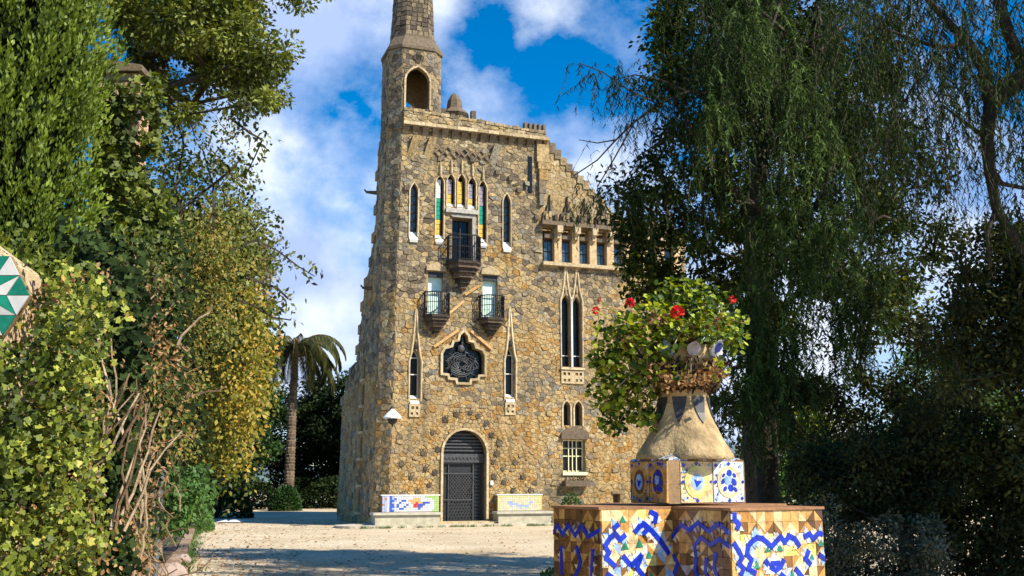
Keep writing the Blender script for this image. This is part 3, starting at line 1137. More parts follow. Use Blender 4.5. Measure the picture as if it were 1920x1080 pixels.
# triangle merlons of the wing
for k in range(8):
    u = 3.12 + k * .76
    q = MB()
    q.slab([(u, 11.77), (u + .66, 11.77), (u + .60, 12.15), (u + .48, 12.2), (u + .44, 12.45), (u + .37, 12.5), (u + .33, 12.88), (u + .29, 12.5), (u + .22, 12.45), (u + .18, 12.2), (u + .06, 12.15)], -.16, .12, rnd.uniform(.05, .3))
    q.box(u + .29, u + .37, -.24, -.165, 12.1, 12.62, .1)
    o = q.build('merlon', STONE, castle)
    for j in range(4):
        q = MB()
        a = u + .1 + .13 * j
        q.box(a, a + .11, -.24 - .02 * (j % 2), -.165, 11.8 + .1 * (j % 3), 12.05 + .1 * (j % 3), rnd.random())
        q.build('merlon_stone', STONE, o)

# ---- turret: belfry with open arches, collar and spire
TU, TV = -2.05, .98       # centre of the turret plan
hw, hf = 1.05, .62        # half width across, half of the front face
octo = [(hf, -hw), (hw, -hf), (hw, hf), (hf, hw), (-hf, hw), (-hw, hf), (-hw, -hf), (-hf, -hw)]
tm, ts = MB(), MB()
for i in range(8):
    a, b_ = Vector(octo[i - 1]), Vector(octo[i])
    L = (b_ - a).length
    d = (b_ - a) / L
    nrm = Vector((d.y, -d.x))
    mpf = (lambda a, d, nrm: lambda s_, z, h=0: (TU + a.x + d.x * s_ + nrm.x * h, TV + a.y + d.y * s_ + nrm.y * h, z))(a, d, nrm)
    out = rect(0, L, 14.95, 18.25)
    isf = L > .9
    mid = (a + b_) / 2
    hl = []
    if isf and mid.y < -.9:
        hl = [arch(.14, L - .16, 15.82, 16.95, 17.5, 8, .25)]
    elif isf and mid.y > .9:
        hl = [arch(.1, L - .1, 15.9, 16.3, 16.85, 6, .25)]
    elif isf:
        hl = [arch(.3, L - .3, 16.0, 16.7, 17.1, 6, .25)] if mid.x > 0 else []
    panel(tm, out, hl, mpf, .2)
    for p, poly in cells(out, hl, .26, .19):
        stone_piece(ts, poly, mpf, rnd.uniform(.012, .03), .005, .02, rnd.choice([.05, .12, .18, .24, .3, .38, 1.0]))
    if mid.y < -.9:
        q = MB()
        ring2 = MB()
        P = hl[0]
        ring(ring2, P, .07, -.06, .01)
        me = ring2.mesh('arch_trim')
        o = link('arch_trim', me, TRIM, castle)
        o.location = (TU + a.x, TV - hw, 0)
tm.build('turret_wall', MORTAR, castle)
ts.build('turret_stones', STONE, castle)['kind'] = 'stuff'
q = MB()
so = lambda k: [(TU + x * k, TV + y * k) for x, y in octo]
q.plan(so(.97)[::1], 18.0, 18.252, .4)


def loft(mb, levels):
    vs = []
    for k, z in levels:
        vs += [(x, y, z) for x, y in so(k)]
    fs = []
    for i in range(len(levels) - 1):
        for j in range(8):
            fs.append((i * 8 + j, i * 8 + (j + 1) % 8, (i + 1) * 8 + (j + 1) % 8, (i + 1) * 8 + j))
    fs += [list(range(7, -1, -1)), [len(vs) - 8 + j for j in range(8)]]
    mb.add(vs, fs, .3)


loft(q, [(1.06, 18.255), (1.06, 18.38), (.86, 18.8), (.80, 18.86), (.80, 18.95)])
q.build('collar', DARKTRIM, castle)
SPK = lambda z: .755 * (1 - (z - 18.9) / 16.5) + .0
q = MB()
loft(q, [(SPK(18.96) - .03, 18.952), (SPK(32) - .03, 32.0)])
q.build('spire_core', MORTAR, castle)
q = MB()
z = 18.96
while z < 31.5:
    for i in range(8):
        A0, B0 = Vector(octo[i - 1]), Vector(octo[i])
        k0, k1 = SPK(z), SPK(z + .19)
        n_ = 4 if (A0 - B0).length > .9 else 2
        sh = rnd.uniform(-.08, .08)
        for j in range(n_):
            s0, s1 = j / n_ + (sh if j else 0), (j + 1) / n_ + (sh if j < n_ - 1 else 0)
            s0 += .02
            s1 -= .02
            pr_ = 1 + rnd.uniform(.0, .035)
            c4 = [A0.lerp(B0, s0) * k0, A0.lerp(B0, s1) * k0, A0.lerp(B0, s1) * k1, A0.lerp(B0, s0) * k1]
            zs_ = [z + .01, z + .01, z + .185, z + .185]
            o4 = [(TU + p.x * pr_, TV + p.y * pr_, zz) for p, zz in zip(c4, zs_)]
            i4 = [(TU + p.x * .93, TV + p.y * .93, zz) for p, zz in zip(c4, zs_)]
            q.add(o4 + i4, [(0, 1, 2, 3), (0, 4, 5, 1), (1, 5, 6, 2), (2, 6, 7, 3), (3, 7, 4, 0)], rnd.uniform(.02, .27))
    z += .2
q.build('spire_stones', STONE, castle)['kind'] = 'stuff'
q = MB()
for a_ in range(4):
    dx, dy = ((.42, 0), (-.42, 0), (0, .42), (0, -.42))[a_]
    q.tube([(TU, TV, 32.9), (TU + dx, TV + dy, 32.9)], [.12, .1], 6, .7)
q.tube([(TU, TV, 31.9), (TU, TV, 33.9)], [.14, .12], 6, .7)
q.build('cross_finial', CERAM['white'], castle)
# quatrefoil on the belfry front
q = MB()
for dx, dz in ((.11, 0), (-.11, 0), (0, .11), (0, -.11), (0, 0)):
    q.add([(TU + dx + .12 * math.cos(k), TV - hw - .055, 17.9 + dz + .12 * math.sin(k)) for k in (0, .9, 1.8, 2.7, 3.6, 4.5, 5.4)] +
          [(TU + dx + .12 * math.cos(k), TV - hw + .01, 17.9 + dz + .12 * math.sin(k)) for k in (0, .9, 1.8, 2.7, 3.6, 4.5, 5.4)],
          [tuple(range(7))] + [(i, (i + 1) % 7, (i + 1) % 7 + 7, i + 7) for i in range(7)], .02)
q.build('quatrefoil', STONE, castle)

# ---- door
door = MB()
door.slab([(p[0] * .995, p[1] if p[1] < 3 else p[1] - .002) for p in H_front['door']], .30, .345, .5)
door = door.build('door', plain('door_iron', (.028, .030, .033), .5, .2, .3, 10), castle)
q = MB()
for k in range(6):
    z = 2.72 + k * .12
    hw_ = .82 if z < 2.7 else .8 * math.sqrt(max(0, 1 - ((z - 2.62) / .84) ** 2))
    if hw_ > .1:
        q.box(-hw_ + .03, hw_ - .03, .21, .296, z - .028, z + .028, .5)
q.build('fanlight_bar', IRONLT, door)
q = MB()
q.box(-.83, .83, .17, .298, 2.28, 2.60, .5)
for k in range(11):
    x = -.7 + k * .14
    q.tube([(x - .05, .16, 2.38), (x, .155, 2.48), (x + .05, .16, 2.38)], .014, 4)
q.build('lintel_band', IRONLT, door)
q = MB()
for x in (-.80, .42, .78):
    q.box(x - .022, x + .022, .23, .297, .03, 2.27, .5)
q.box(-.56, -.53, .235, .297, .03, 2.27, .5)
for z in (.05, .92, 1.88, 2.24):
    q.box(-.775, .395, .222, .228, z - .02, z + .02, .5)
q.build('door_frame', IRONLT, door)
q = MB()
for k in range(-12, 12):
    for s_ in (-1, 1):
        x0 = -.08 + k * .115
        a = (-.5, 0)
        # diagonal bars clipped to the leaf
        pts = []
        for z_ in np.linspace(.95, 1.84, 16):
            x_ = x0 + s_ * (z_ - 1.4) * .8
            if -.52 < x_ < .39:
                pts.append((x_, .25 + .008 * s_, z_))
        if len(pts) > 1:
            q.tube([pts[0], pts[-1]], .014, 4, .5)
        pts = []
        for z_ in np.linspace(.08, .88, 16):
            x_ = x0 + s_ * (z_ - .5) * .5
            if -.52 < x_ < .39:
                pts.append((x_, .25 + .008 * s_, z_))
        if len(pts) > 1:
            q.tube([pts[0], pts[-1]], .01, 4, .5)
for k in range(16):
    z = .15 + k * .13
    q.tube([(.5, .25, z), (.6, .24, z + .06), (.72, .25, z)], .01, 4)
    q.tube([(.5, .25, z + .08), (.6, .24, z + .02), (.72, .25, z + .08)], .01, 4)
q.build('lattice', IRONLT, door)
q = MB()
q.tube([(.36, .2, 1.15), (.36, .14, 1.2), (.36, .14, 1.35), (.36, .2, 1.4)], .016, 5)
q.build('handle', IRONLT, door)
q = MB()
q.box(.98, 1.1, -.12, -.05, 1.45, 1.62, .5)
q.box(1.0, 1.08, -.127, -.121, 1.48, 1.54, .5)
q.build('intercom', WHITE, castle)

# ---- stone step in front
q = MB()
pl = [(-1.15, -.05), (-1.15, -.55), (1.15, -.55), (1.15, -.05)]
q.plan(pl, .0, .16, .5)
st = q.build('door_step', TRIM)
st.location = P0
st.rotation_euler = (0, 0, AX)
struct(st)
q = MB()
pl = [(-3.4, 1.2)] + [(-4.1 + .75 * math.cos(a), -.35 + .9 * math.sin(a)) for a in np.linspace(2.4, 4.5, 8)] + [(-3.5, -1.28), (3.9, -1.05), (4.0, -.01), (-2.8, -.01)]
q.plan(pl, -.02, .075, .5)
ap = q.build('pavement', plain('worn_paving', (.50, .43, .33), .9, 0, .3, 3, bump=.5))
ap.location = P0
ap.rotation_euler = (0, 0, AX)
struct(ap)


# ================================================================== CERAMIC BENCHES
def place(o):
    o.location = P0
    o.rotation_euler = (0, 0, AX)
    return o


def bench(name, label, u0, u1, su0, su1, art, matt):
    b_ = thing(name, label, 'bench', P0, AX, 'ceramic benches either side of the door')
    q = MB()
    q.box(u0, u1, -.30, -.06, .08, 1.08, .5)
    q.build('backrest', GROUT, b_)
    rows = art.strip().split('\n')
    nr, nc = len(rows), max(len(r_) for r_ in rows)
    q = MB()
    zb = .52
    for j, r_ in enumerate(rows):
        for i, ch in enumerate(r_.ljust(nc, 'w')):
            a0 = u0 + (u1 - u0) * i / nc
            a1 = u0 + (u1 - u0) * (i + 1) / nc
            z1 = 1.075 - (1.075 - zb) * j / nr
            z0 = 1.075 - (1.075 - zb) * (j + 1) / nr
            q.box(a0 + .003, a1 - .003, -.312 - rnd.random() * .004, -.301, z0 + .003, z1 - .003, TCODE.get(ch, .35))
    q.build('mosaic', matt, b_)['kind'] = 'stuff'
    q = MB()
    q.plan([(su0, -.31), (su0 + .04, -.78), (su1 - .04, -.78), (su1, -.31)], .42, .50, .5)
    q.build('seat', plain('bench_seat_stone', (.44, .41, .33), .6, 0, .2, 5), b_)
    q = MB()
    q.box(su0 + .12, su1 - .12, -.70, -.05, .076, .418, .5)
    q.build('base', matt if False else plain('bench_base_stone', (.40, .37, .27), .7, 0, .25, 4), b_)
    q = MB()
    q.box(u0 - .04, u1 + .04, -.33, -.04, 1.082, 1.12, .5)
    q.build('coping', CERAM['white'], b_)
    return b_


BEN = tinted('bench_tile', [(0, (.62, .36, .15)), (.1, (.62, .36, .15)), (.101, (.58, .53, .36)), (.2, (.58, .53, .36)), (.201, (.05, .10, .45)), (.3, (.05, .10, .45)),
                            (.301, (.56, .58, .58)), (.4, (.56, .58, .58)), (.401, (.30, .44, .15)), (.5, (.40, .58, .20)), (.501, (.58, .54, .22)),
                            (.6, (.58, .54, .22)), (.601, (.40, .19, .05)), (.7, (.40, .19, .05)), (.701, (.55, .05, .05)), (.8, (.55, .05, .05)),
                            (.801, (.32, .40, .66)), (.9, (.32, .40, .66)), (.901, (.45, .40, .48)), (1, (.45, .40, .48))], rough=.3, nmix=.3, bump=.1, bdist=.005, spec=.5)
bench('ceramic_bench', 'ceramic bench left of the door with a blue, red and green picture', -3.15, -1.05, -3.6, -1.0, '''
mlwblwwwwwwwwwwwwwgggggg
mrwblbwwwwwwwooowwwwwggg
mlwbblwwbbwooooowwwwwwgg
lmwblwwbwwwwooRoobbbwwgg
rlwbbwbwwwbwwRRbbbwwwwgg
mlwbblbwwbwwwRRbbwwwwwgg
lmwblwwbbwwwwwwbwwwwwwgg
mlwbbwwwwwwwwwwwwwwwwggg
''', BEN)
bench('ceramic_bench', 'ceramic bench right of the door, cream and yellow with a small lilac figure', 1.2, 2.95, .98, 3.35, '''
yyyyyyyyyyyyyyyyyyyyyyyy
ycccccwcccccccccwcccccyy
ycccccccccccccccccccccyy
ycccclllcccccccccllcccyy
yccccclllllcccccclccccyy
ycccccclwclllllllccccccy
ycccccccwwcclcclcccccccy
ycccccwcccccccccccwccccy
''', BEN)

# ---- wall lamp at the corner
lamp = thing('wall_lamp', 'white cone-shaded lamp on an iron arm at the left corner of the tower', 'lamp', P0, AX)
lu, lv, lz = -2.95, -.75, 3.8
q = MB()
q.lathe([(.32, lz), (.33, lz + .05), (.24, lz + .16), (.12, lz + .26), (.05, lz + .34)], 16, (lu, lv))
q.build('lamp_shade', plain('lamp_enamel', (.85, .85, .84), .3, 0, .05, 5), lamp, smooth=False)
q = MB()
q.lathe([(.05, lz - .22), (.15, lz - .14), (.19, lz - .003)], 12, (lu, lv))
q.build('lantern', IRON, lamp)
q = MB()
q.tube([(lu, lv, lz + .3), (lu, lv + .05, lz + .42), (lu + .02, lv + .4, lz + .40), (lu + .05, .12, lz + .15)], .025, 6)
q.tube([(lu, lv, lz - .2), (lu, lv, lz - .3)], .03, 6)
q.build('arm', IRON, lamp)

# ================================================================== VEGETATION TOOLS
def np_mesh(name, V, F, tint, mat, parent=None, smooth=False):
    """V (n,3), F (m,k) same-sized faces"""
    me = bpy.data.meshes.new(name)
    m_, k_ = F.shape
    me.vertices.add(len(V))
    me.vertices.foreach_set('co', np.ascontiguousarray(V, dtype=np.float32).ravel())
    me.loops.add(m_ * k_)
    me.loops.foreach_set('vertex_index', np.ascontiguousarray(F, dtype=np.int32).ravel())
    me.polygons.add(m_)
    me.polygons.foreach_set('loop_start', np.arange(0, m_ * k_, k_, dtype=np.int32))
    me.update(calc_edges=True)
    at = me.attributes.new('tint', 'FLOAT', 'FACE')
    at.data.foreach_set('value', np.ascontiguousarray(tint, dtype=np.float32))
    return link(name, me, mat, parent)


LEAF = {
    'diamond': ([(0, 0, 0), (-.5, .45, .06), (0, 1, 0), (.5, .45, .06)], [(0, 3, 2, 1)]),
    'fold': ([(0, 0, 0), (-.5, .35, .14), (-.33, .75, .1), (0, 1, -.03), (.33, .75, .1), (.5, .35, .14), (0, .5, -.05)], [(0, 6, 2, 1), (6, 3, 2, 2), (0, 5, 4, 6), (6, 4, 3, 3)]),
    'lobed': ([(0, 0, 0), (-.55, .1, .1), (-.3, .45, 0), (-.5, .8, .12), (0, 1.05, 0), (.5, .8, .12), (.3, .45, 0), (.55, .1, .1)], [(0, 2, 1, 1), (0, 4, 3, 2), (0, 6, 5, 4), (0, 7, 6, 6)]),
    'blade': ([(-.5, 0, 0), (.5, 0, 0), (.3, .7, 0), (-.1, 1, 0)], [(0, 1, 2, 3)]),
}


def norm(a):
    return a / np.maximum(np.linalg.norm(a, axis=1, keepdims=True), 1e-9)


def leaves(name, C, D, Nn, L, W, tint, mat, parent=None, shape='diamond'):
    """C base points, D axis directions, Nn face normals, L/W sizes"""
    tv, tf = LEAF[shape]
    tv = np.array(tv)
    D = norm(D)
    X = norm(np.cross(D, Nn))
    Z = np.cross(X, D)
    n = len(C)
    L = np.broadcast_to(L, (n,))
    W = np.broadcast_to(W, (n,))
    V = (C[:, None, :] + X[:, None, :] * (tv[None, :, 0:1] * W[:, None, None]) + D[:, None, :] * (tv[None, :, 1:2] * L[:, None, None])
         + Z[:, None, :] * (tv[None, :, 2:3] * L[:, None, None]))
    quads = [f for f in tf if len(set(f)) == 4]
    tris = [tuple(dict.fromkeys(f)) for f in tf if len(set(f)) == 3]
    k = len(tv)
    if not tris:
        F = (np.arange(n) * k)[:, None, None] + np.array(quads)[None]
        return np_mesh(name, V.reshape(-1, 3), F.reshape(-1, 4), np.repeat(tint, len(quads)), mat, parent)
    allt = tris + [q_ for f in quads for q_ in ((f[0], f[1], f[2]), (f[0], f[2], f[3]))]
    F = (np.arange(n) * k)[:, None, None] + np.array(allt)[None]
    return np_mesh(name, V.reshape(-1, 3), F.reshape(-1, 3), np.repeat(tint, len(allt)), mat, parent)


def rdir(n):
    return norm(NR.normal(size=(n, 3)))


def in_ell(n, c, r, shell=.0):
    d = rdir(n)
    q = (shell + (1 - shell) * NR.random((n, 1)) ** .5)
    return np.array(c) + d * q * np.array(r)


def branch_net(start_pts, start_r, targets, jitter=.12, up=.15):
    """greedy branching from a trunk polyline to every target; returns list of (points, radii)"""
    nodes = [np.array(p, float) for p in start_pts]
    par = [i - 1 for i in range(len(nodes))]
    depth = [0.0]
    for i in range(1, len(nodes)):
        depth.append(depth[-1] + np.linalg.norm(nodes[i] - nodes[i - 1]))
    fork = nodes[-1]
    ts = sorted(targets, key=lambda p: np.linalg.norm(np.array(p) - fork))
    lo = max(1, len(nodes) // 2)
    first = lo
    for t_ in ts:
        t_ = np.array(t_, float)
        A = np.array(nodes[first:])
        dd = np.linalg.norm(A - t_, axis=1)
        pen = np.maximum(0, A[:, 2] - t_[2]) * .5
        k = int(np.argmin(dd + pen + .22 * np.array(depth[first:]))) + first
        a = nodes[k]
        L = np.linalg.norm(t_ - a)
        ns = max(1, int(L / .45))
        pk = k
        for s_ in range(1, ns + 1):
            f = s_ / ns
            p = a + (t_ - a) * f + np.array([0, 0, up * L * math.sin(math.pi * f)]) + (NR.normal(size=3) * jitter * min(L, 1) * .35 if s_ < ns else 0)
            nodes.append(p)
            par.append(pk)
            depth.append(depth[pk] + L / ns)
            pk = len(nodes) - 1
    wgt = [0.0] * len(nodes)
    for i in range(len(nodes) - 1, 0, -1):
        if wgt[i] == 0:
            wgt[i] = 1.0
        wgt[par[i]] += wgt[i]
    mx = max(wgt[1:]) if len(wgt) > 1 else 1
    rad = [max(.008, start_r * (x / mx) ** .48) for x in wgt]
    return nodes, par, rad, len(start_pts)


def tubes_mesh(name, nodes, par, rad, nt_, mat, parent, n=5, trunk_r=None):
    """the limbs beyond the trunk as one mesh of short tubes"""
    V, F = [], []
    cs = [(math.cos(2 * math.pi * k / n), math.sin(2 * math.pi * k / n)) for k in range(n)]
    for i in range(nt_, len(nodes)):
        a, b_ = Vector(nodes[par[i]]), Vector(nodes[i])
        d = b_ - a
        if d.length < 1e-5:
            continue
        d.normalize()
        x = d.orthogonal().normalized()
        y = d.cross(x)
        r0 = min(rad[par[i]], rad[i] * 1.25)
        k = len(V)
        for p, r in ((a - d * r0 * .4, r0), (b_, rad[i])):
            for c_, s_ in cs:
                V.append(p + (x * c_ + y * s_) * r)
        for j in range(n):
            F.append((k + j, k + (j + 1) % n, k + n + (j + 1) % n, k + n + j))
    if not F:
        return None
    return np_mesh(name, np.array([tuple(v) for v in V]), np.array(F), NR.random(len(F)), mat, parent)


def trunk_mesh(pts, r0, r1, parent, mat=None, n=12, flare=1.5):
    q = MB()
    P, Rr = [], []
    m_ = len(pts)
    for i in range(m_ * 4 - 3):
        t_ = i / (m_ * 4 - 4)
        k = min(int(t_ * (m_ - 1)), m_ - 2)
        f = t_ * (m_ - 1) - k
        p = Vector(pts[k]).lerp(Vector(pts[k + 1]), f)
        p += Vector((rnd.uniform(-1, 1), rnd.uniform(-1, 1), 0)) * r0 * .08
        P.append(p)
        Rr.append((r0 + (r1 - r0) * t_) * (1 + (flare - 1) * max(0, 1 - t_ * 6)) * rnd.uniform(.94, 1.06))
    q.tube(P, Rr, n)
    return q.build('trunk', mat or BARK, parent, smooth=True)


def broad_tree(root, trunk_pts, r0, r1, clumps, leaf, mat, dens, L=(.06, .09), W=.55, crad=.45, shape='diamond', droop=.2, tint=(.0, 1.0), bark=None, toplight=.35):
    """trunk + limbs + leaf crown. clumps: (n,3) centres"""
    trunk_mesh(trunk_pts, r0, r1, root, bark)
    loc = np.array(clumps)
    nodes, par, rad, nt_ = branch_net(trunk_pts, r1, [tuple(c) for c in loc])
    tubes_mesh('limbs', nodes, par, rad, nt_, bark or BARK, root)
    n = len(loc)
    k = dens
    cr = crad * NR.uniform(.6, 1.3, n)
    off = rdir(n * k) * (NR.random((n * k, 1)) ** .6)
    C = np.repeat(loc, k, 0) + off * np.repeat(cr, k)[:, None] * np.array([1, 1, .7])
    D = norm(off + rdir(n * k) * .8 + np.array([0, 0, -droop]))
    Nn = norm(rdir(n * k) * .8 + np.array([0, 0, .9]) + off * .4)
    Ls = NR.uniform(L[0], L[1], n * k)
    ct = np.repeat(NR.random(n), k)
    T = np.clip(tint[0] + (tint[1] - tint[0]) * (.5 * ct + .5 * NR.random(n * k)), 0, 1)
    return leaves(leaf, C, D, Nn, Ls, Ls * W, T, mat, root, shape)


def strands(root, starts, outd, lens, mat, per=34, L=(.09, .15), W=.16, tint=(0, 1), spread=.75, name='crown', sway=.12, sym=True, stems=True):
    """weeping foliage: pinnate leaves along hanging shoots"""
    n = len(starts)
    t_ = (np.arange(per)[None, :] + NR.random((n, per))) / per
    sx = NR.normal(size=(n, 2)) * sway
    base = np.array(starts)[:, None, :]
    o_ = np.array(outd)[:, None, :]
    ln = np.array(lens)[:, None]
    out = (1 - np.exp(-t_ * 2.5)) * np.minimum(.9, ln * .3)
    P = base + o_ * out[:, :, None]
    P[:, :, 2] -= ln * t_ ** 1.25
    P[:, :, 2] += .18 * ln * np.sin(np.minimum(t_ * 4, 3.14159)) * .4
    P[:, :, 0] += sx[:, 0:1] * t_ + .04 * np.sin(t_ * 9 + sx[:, 1:2] * 30)
    P[:, :, 1] += sx[:, 1:2] * t_
    C = P.reshape(-1, 3)
    D = rdir(n * per) * spread + np.array([0, 0, -1.0])
    Nn = norm(rdir(n * per) + np.array([0, 0, .3]))
    Ls = NR.uniform(L[0], L[1], n * per)
    ct = np.repeat(NR.random(n), per)
    T = np.clip(tint[0] + (tint[1] - tint[0]) * (.6 * ct + .4 * NR.random(n * per)), 0, 1)
    leaves(name, C, D, Nn, Ls, Ls * W, T, mat, root, 'blade' if W < .3 else 'diamond')
    if stems:
        V, F = [], []
        idx = np.linspace(0, per - 1, 7).astype(int)
        Q = np.sort(t_, axis=1)
        for i in range(n):
            pts = P[i, idx]
            k = len(V)
            for j, p in enumerate(pts):
                r = .004 * (1 - j / 9)
                V += [(p[0] - r, p[1], p[2]), (p[0] + r, p[1] + r, p[2])]
            F += [(k + 2 * j, k + 2 * j + 1, k + 2 * j + 3, k + 2 * j + 2) for j in range(len(idx) - 1)]
        np_mesh('shoots', np.array(V), np.array(F), NR.random(len(F)), BARK, root)


L_OAK = leaf_mat('oak_leaf', [(0, (.008, .015, .003)), (.6, (.03, .05, .007)), (.85, (.12, .15, .014)), (1, (.28, .30, .03))], .22, .7, .12)
L_PEP = leaf_mat('pepper_leaf', [(0, (.008, .018, .004)), (.5, (.026, .052, .010)), (.8, (.08, .135, .03)), (1, (.22, .33, .09))], .25, .7, .12)
L_CYP = leaf_mat('cypress_spray', [(0, (.035, .055, .008)), (.5, (.13, .19, .02)), (1, (.32, .42, .05))], .25)
L_CAR = leaf_mat('carob_leaf', [(0, (.02, .03, .008)), (.5, (.11, .14, .02)), (1, (.32, .36, .08))], .25)
L_IVY = leaf_mat('ivy_leaf', [(0, (.012, .02, .004)), (.4, (.07, .10, .012)), (.7, (.22, .26, .03)), (.9, (.46, .46, .09)), (1, (.42, .22, .07))], .2)
L_CRE = leaf_mat('creeper_leaf', [(0, (.012, .02, .006)), (.35, (.06, .085, .015)), (.6, (.20, .22, .04)), (.8, (.30, .24, .05)), (1, (.36, .17, .05))], .3)
L_YEL = leaf_mat('autumn_leaf', [(0, (.03, .045, .008)), (.35, (.13, .15, .02)), (.6, (.30, .26, .035)), (.85, (.52, .35, .05)), (1, (.46, .19, .05))], .3)
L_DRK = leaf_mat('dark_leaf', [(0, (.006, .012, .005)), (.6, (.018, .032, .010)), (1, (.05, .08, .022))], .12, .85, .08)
L_BUS = leaf_mat('hedge_leaf', [(0, (.02, .05, .012)), (.5, (.06, .14, .03)), (1, (.15, .27, .06))], .25)
L_GER = leaf_mat('geranium_leaf', [(0, (.012, .028, .006)), (.35, (.06, .12, .012)), (.75, (.34, .42, .03)), (1, (.62, .60, .08))], .3)
L_GRY = leaf_mat('grey_leaf', [(0, (.025, .032, .018)), (.5, (.08, .09, .055)), (1, (.22, .22, .15))], .15, .8, .1)
L_OLV = leaf_mat('olive_leaf', [(0, (.014, .02, .007)), (.6, (.06, .07, .02)), (1, (.20, .20, .06))], .2, .7, .15)
L_DRY = leaf_mat('dry_leaf', [(0, (.20, .10, .04)), (1, (.45, .28, .12))], .25)
PET = leaf_mat('geranium_petal', [(0, (.45, .01, .006)), (1, (.75, .05, .02))], .3)


def at(px, py, D):
    """the point at depth D metres that the photograph's survey gives for one of its details"""
    a, b_, th = (px - 960) / 1950, (540 - py) / 1950, R(10.517)
    y, z = math.cos(th) - b_ * math.sin(th), math.sin(th) + b_ * math.cos(th)
    return np.array((a / y * D, D, 1.6 + z / y * D))


def region(n, boxes, d0, d1):
    """n points spread through boxes (x0,x1,y0,y1,weight)"""
    wts = np.array([b_[4] * (b_[1] - b_[0]) * (b_[3] - b_[2]) for b_ in boxes])
    ids = NR.choice(len(boxes), n, p=wts / wts.sum())
    out = []
    for i in ids:
        b_ = boxes[i]
        p = at(NR.uniform(b_[0], b_[1]), NR.uniform(b_[2], b_[3]), NR.uniform(d0, d1))
        if p[2] > .12:
            out.append(p)
    return np.array(out)


# ================================================================== TILED PLANTER IN THE FOREGROUND
planter = thing('tiled_planter', 'large stone planter on a stepped star base covered in blue, white and ochre tiles', 'planter', (0, 0, 0))
cb, sb = math.cos(R(30)), math.sin(R(30))
N1, N2 = (.56, 6.70), (1.33, 6.50)
X12 = (1.051, 6.983)
A0 = (.285, 7.176)
E2 = (2.005, 6.89)
plan = [A0, N1, X12, N2, E2, (1.70, 7.42), (2.0, 7.8), (1.5, 8.05), (1.2, 7.75), (.75, 8.1), (.6, 7.6)]
PT = 1.42
q = MB()
q.plan(plan, -.02, PT, .5)
q.build('base', GROUT, planter)
cx0, cy0 = 1.2, 7.3
grow = [(cx0 + (x - cx0) * 1.022, cy0 + (y - cy0) * 1.022) for x, y in plan]
q = MB()
q.plan(grow, PT + .001, PT + .018, .5)
q.build('coping', TERRA, planter)


def pd(p, a, b_):
    ax, ay = a
    dx, dy = b_[0] - ax, b_[1] - ay
    t_ = max(0, min(1, ((p[0] - ax) * dx + (p[1] - ay) * dy) / (dx * dx + dy * dy + 1e-9)))
    return math.hypot(p[0] - ax - dx * t_, p[1] - ay - dy * t_)


def zz_(x0, x1, dx, L):
    """survey of the tile drawing -> metres on the face"""
    return lambda X, Y: ((X - x0) / (x1 - x0) * L, (Y - 655) / 3.374 / 290)


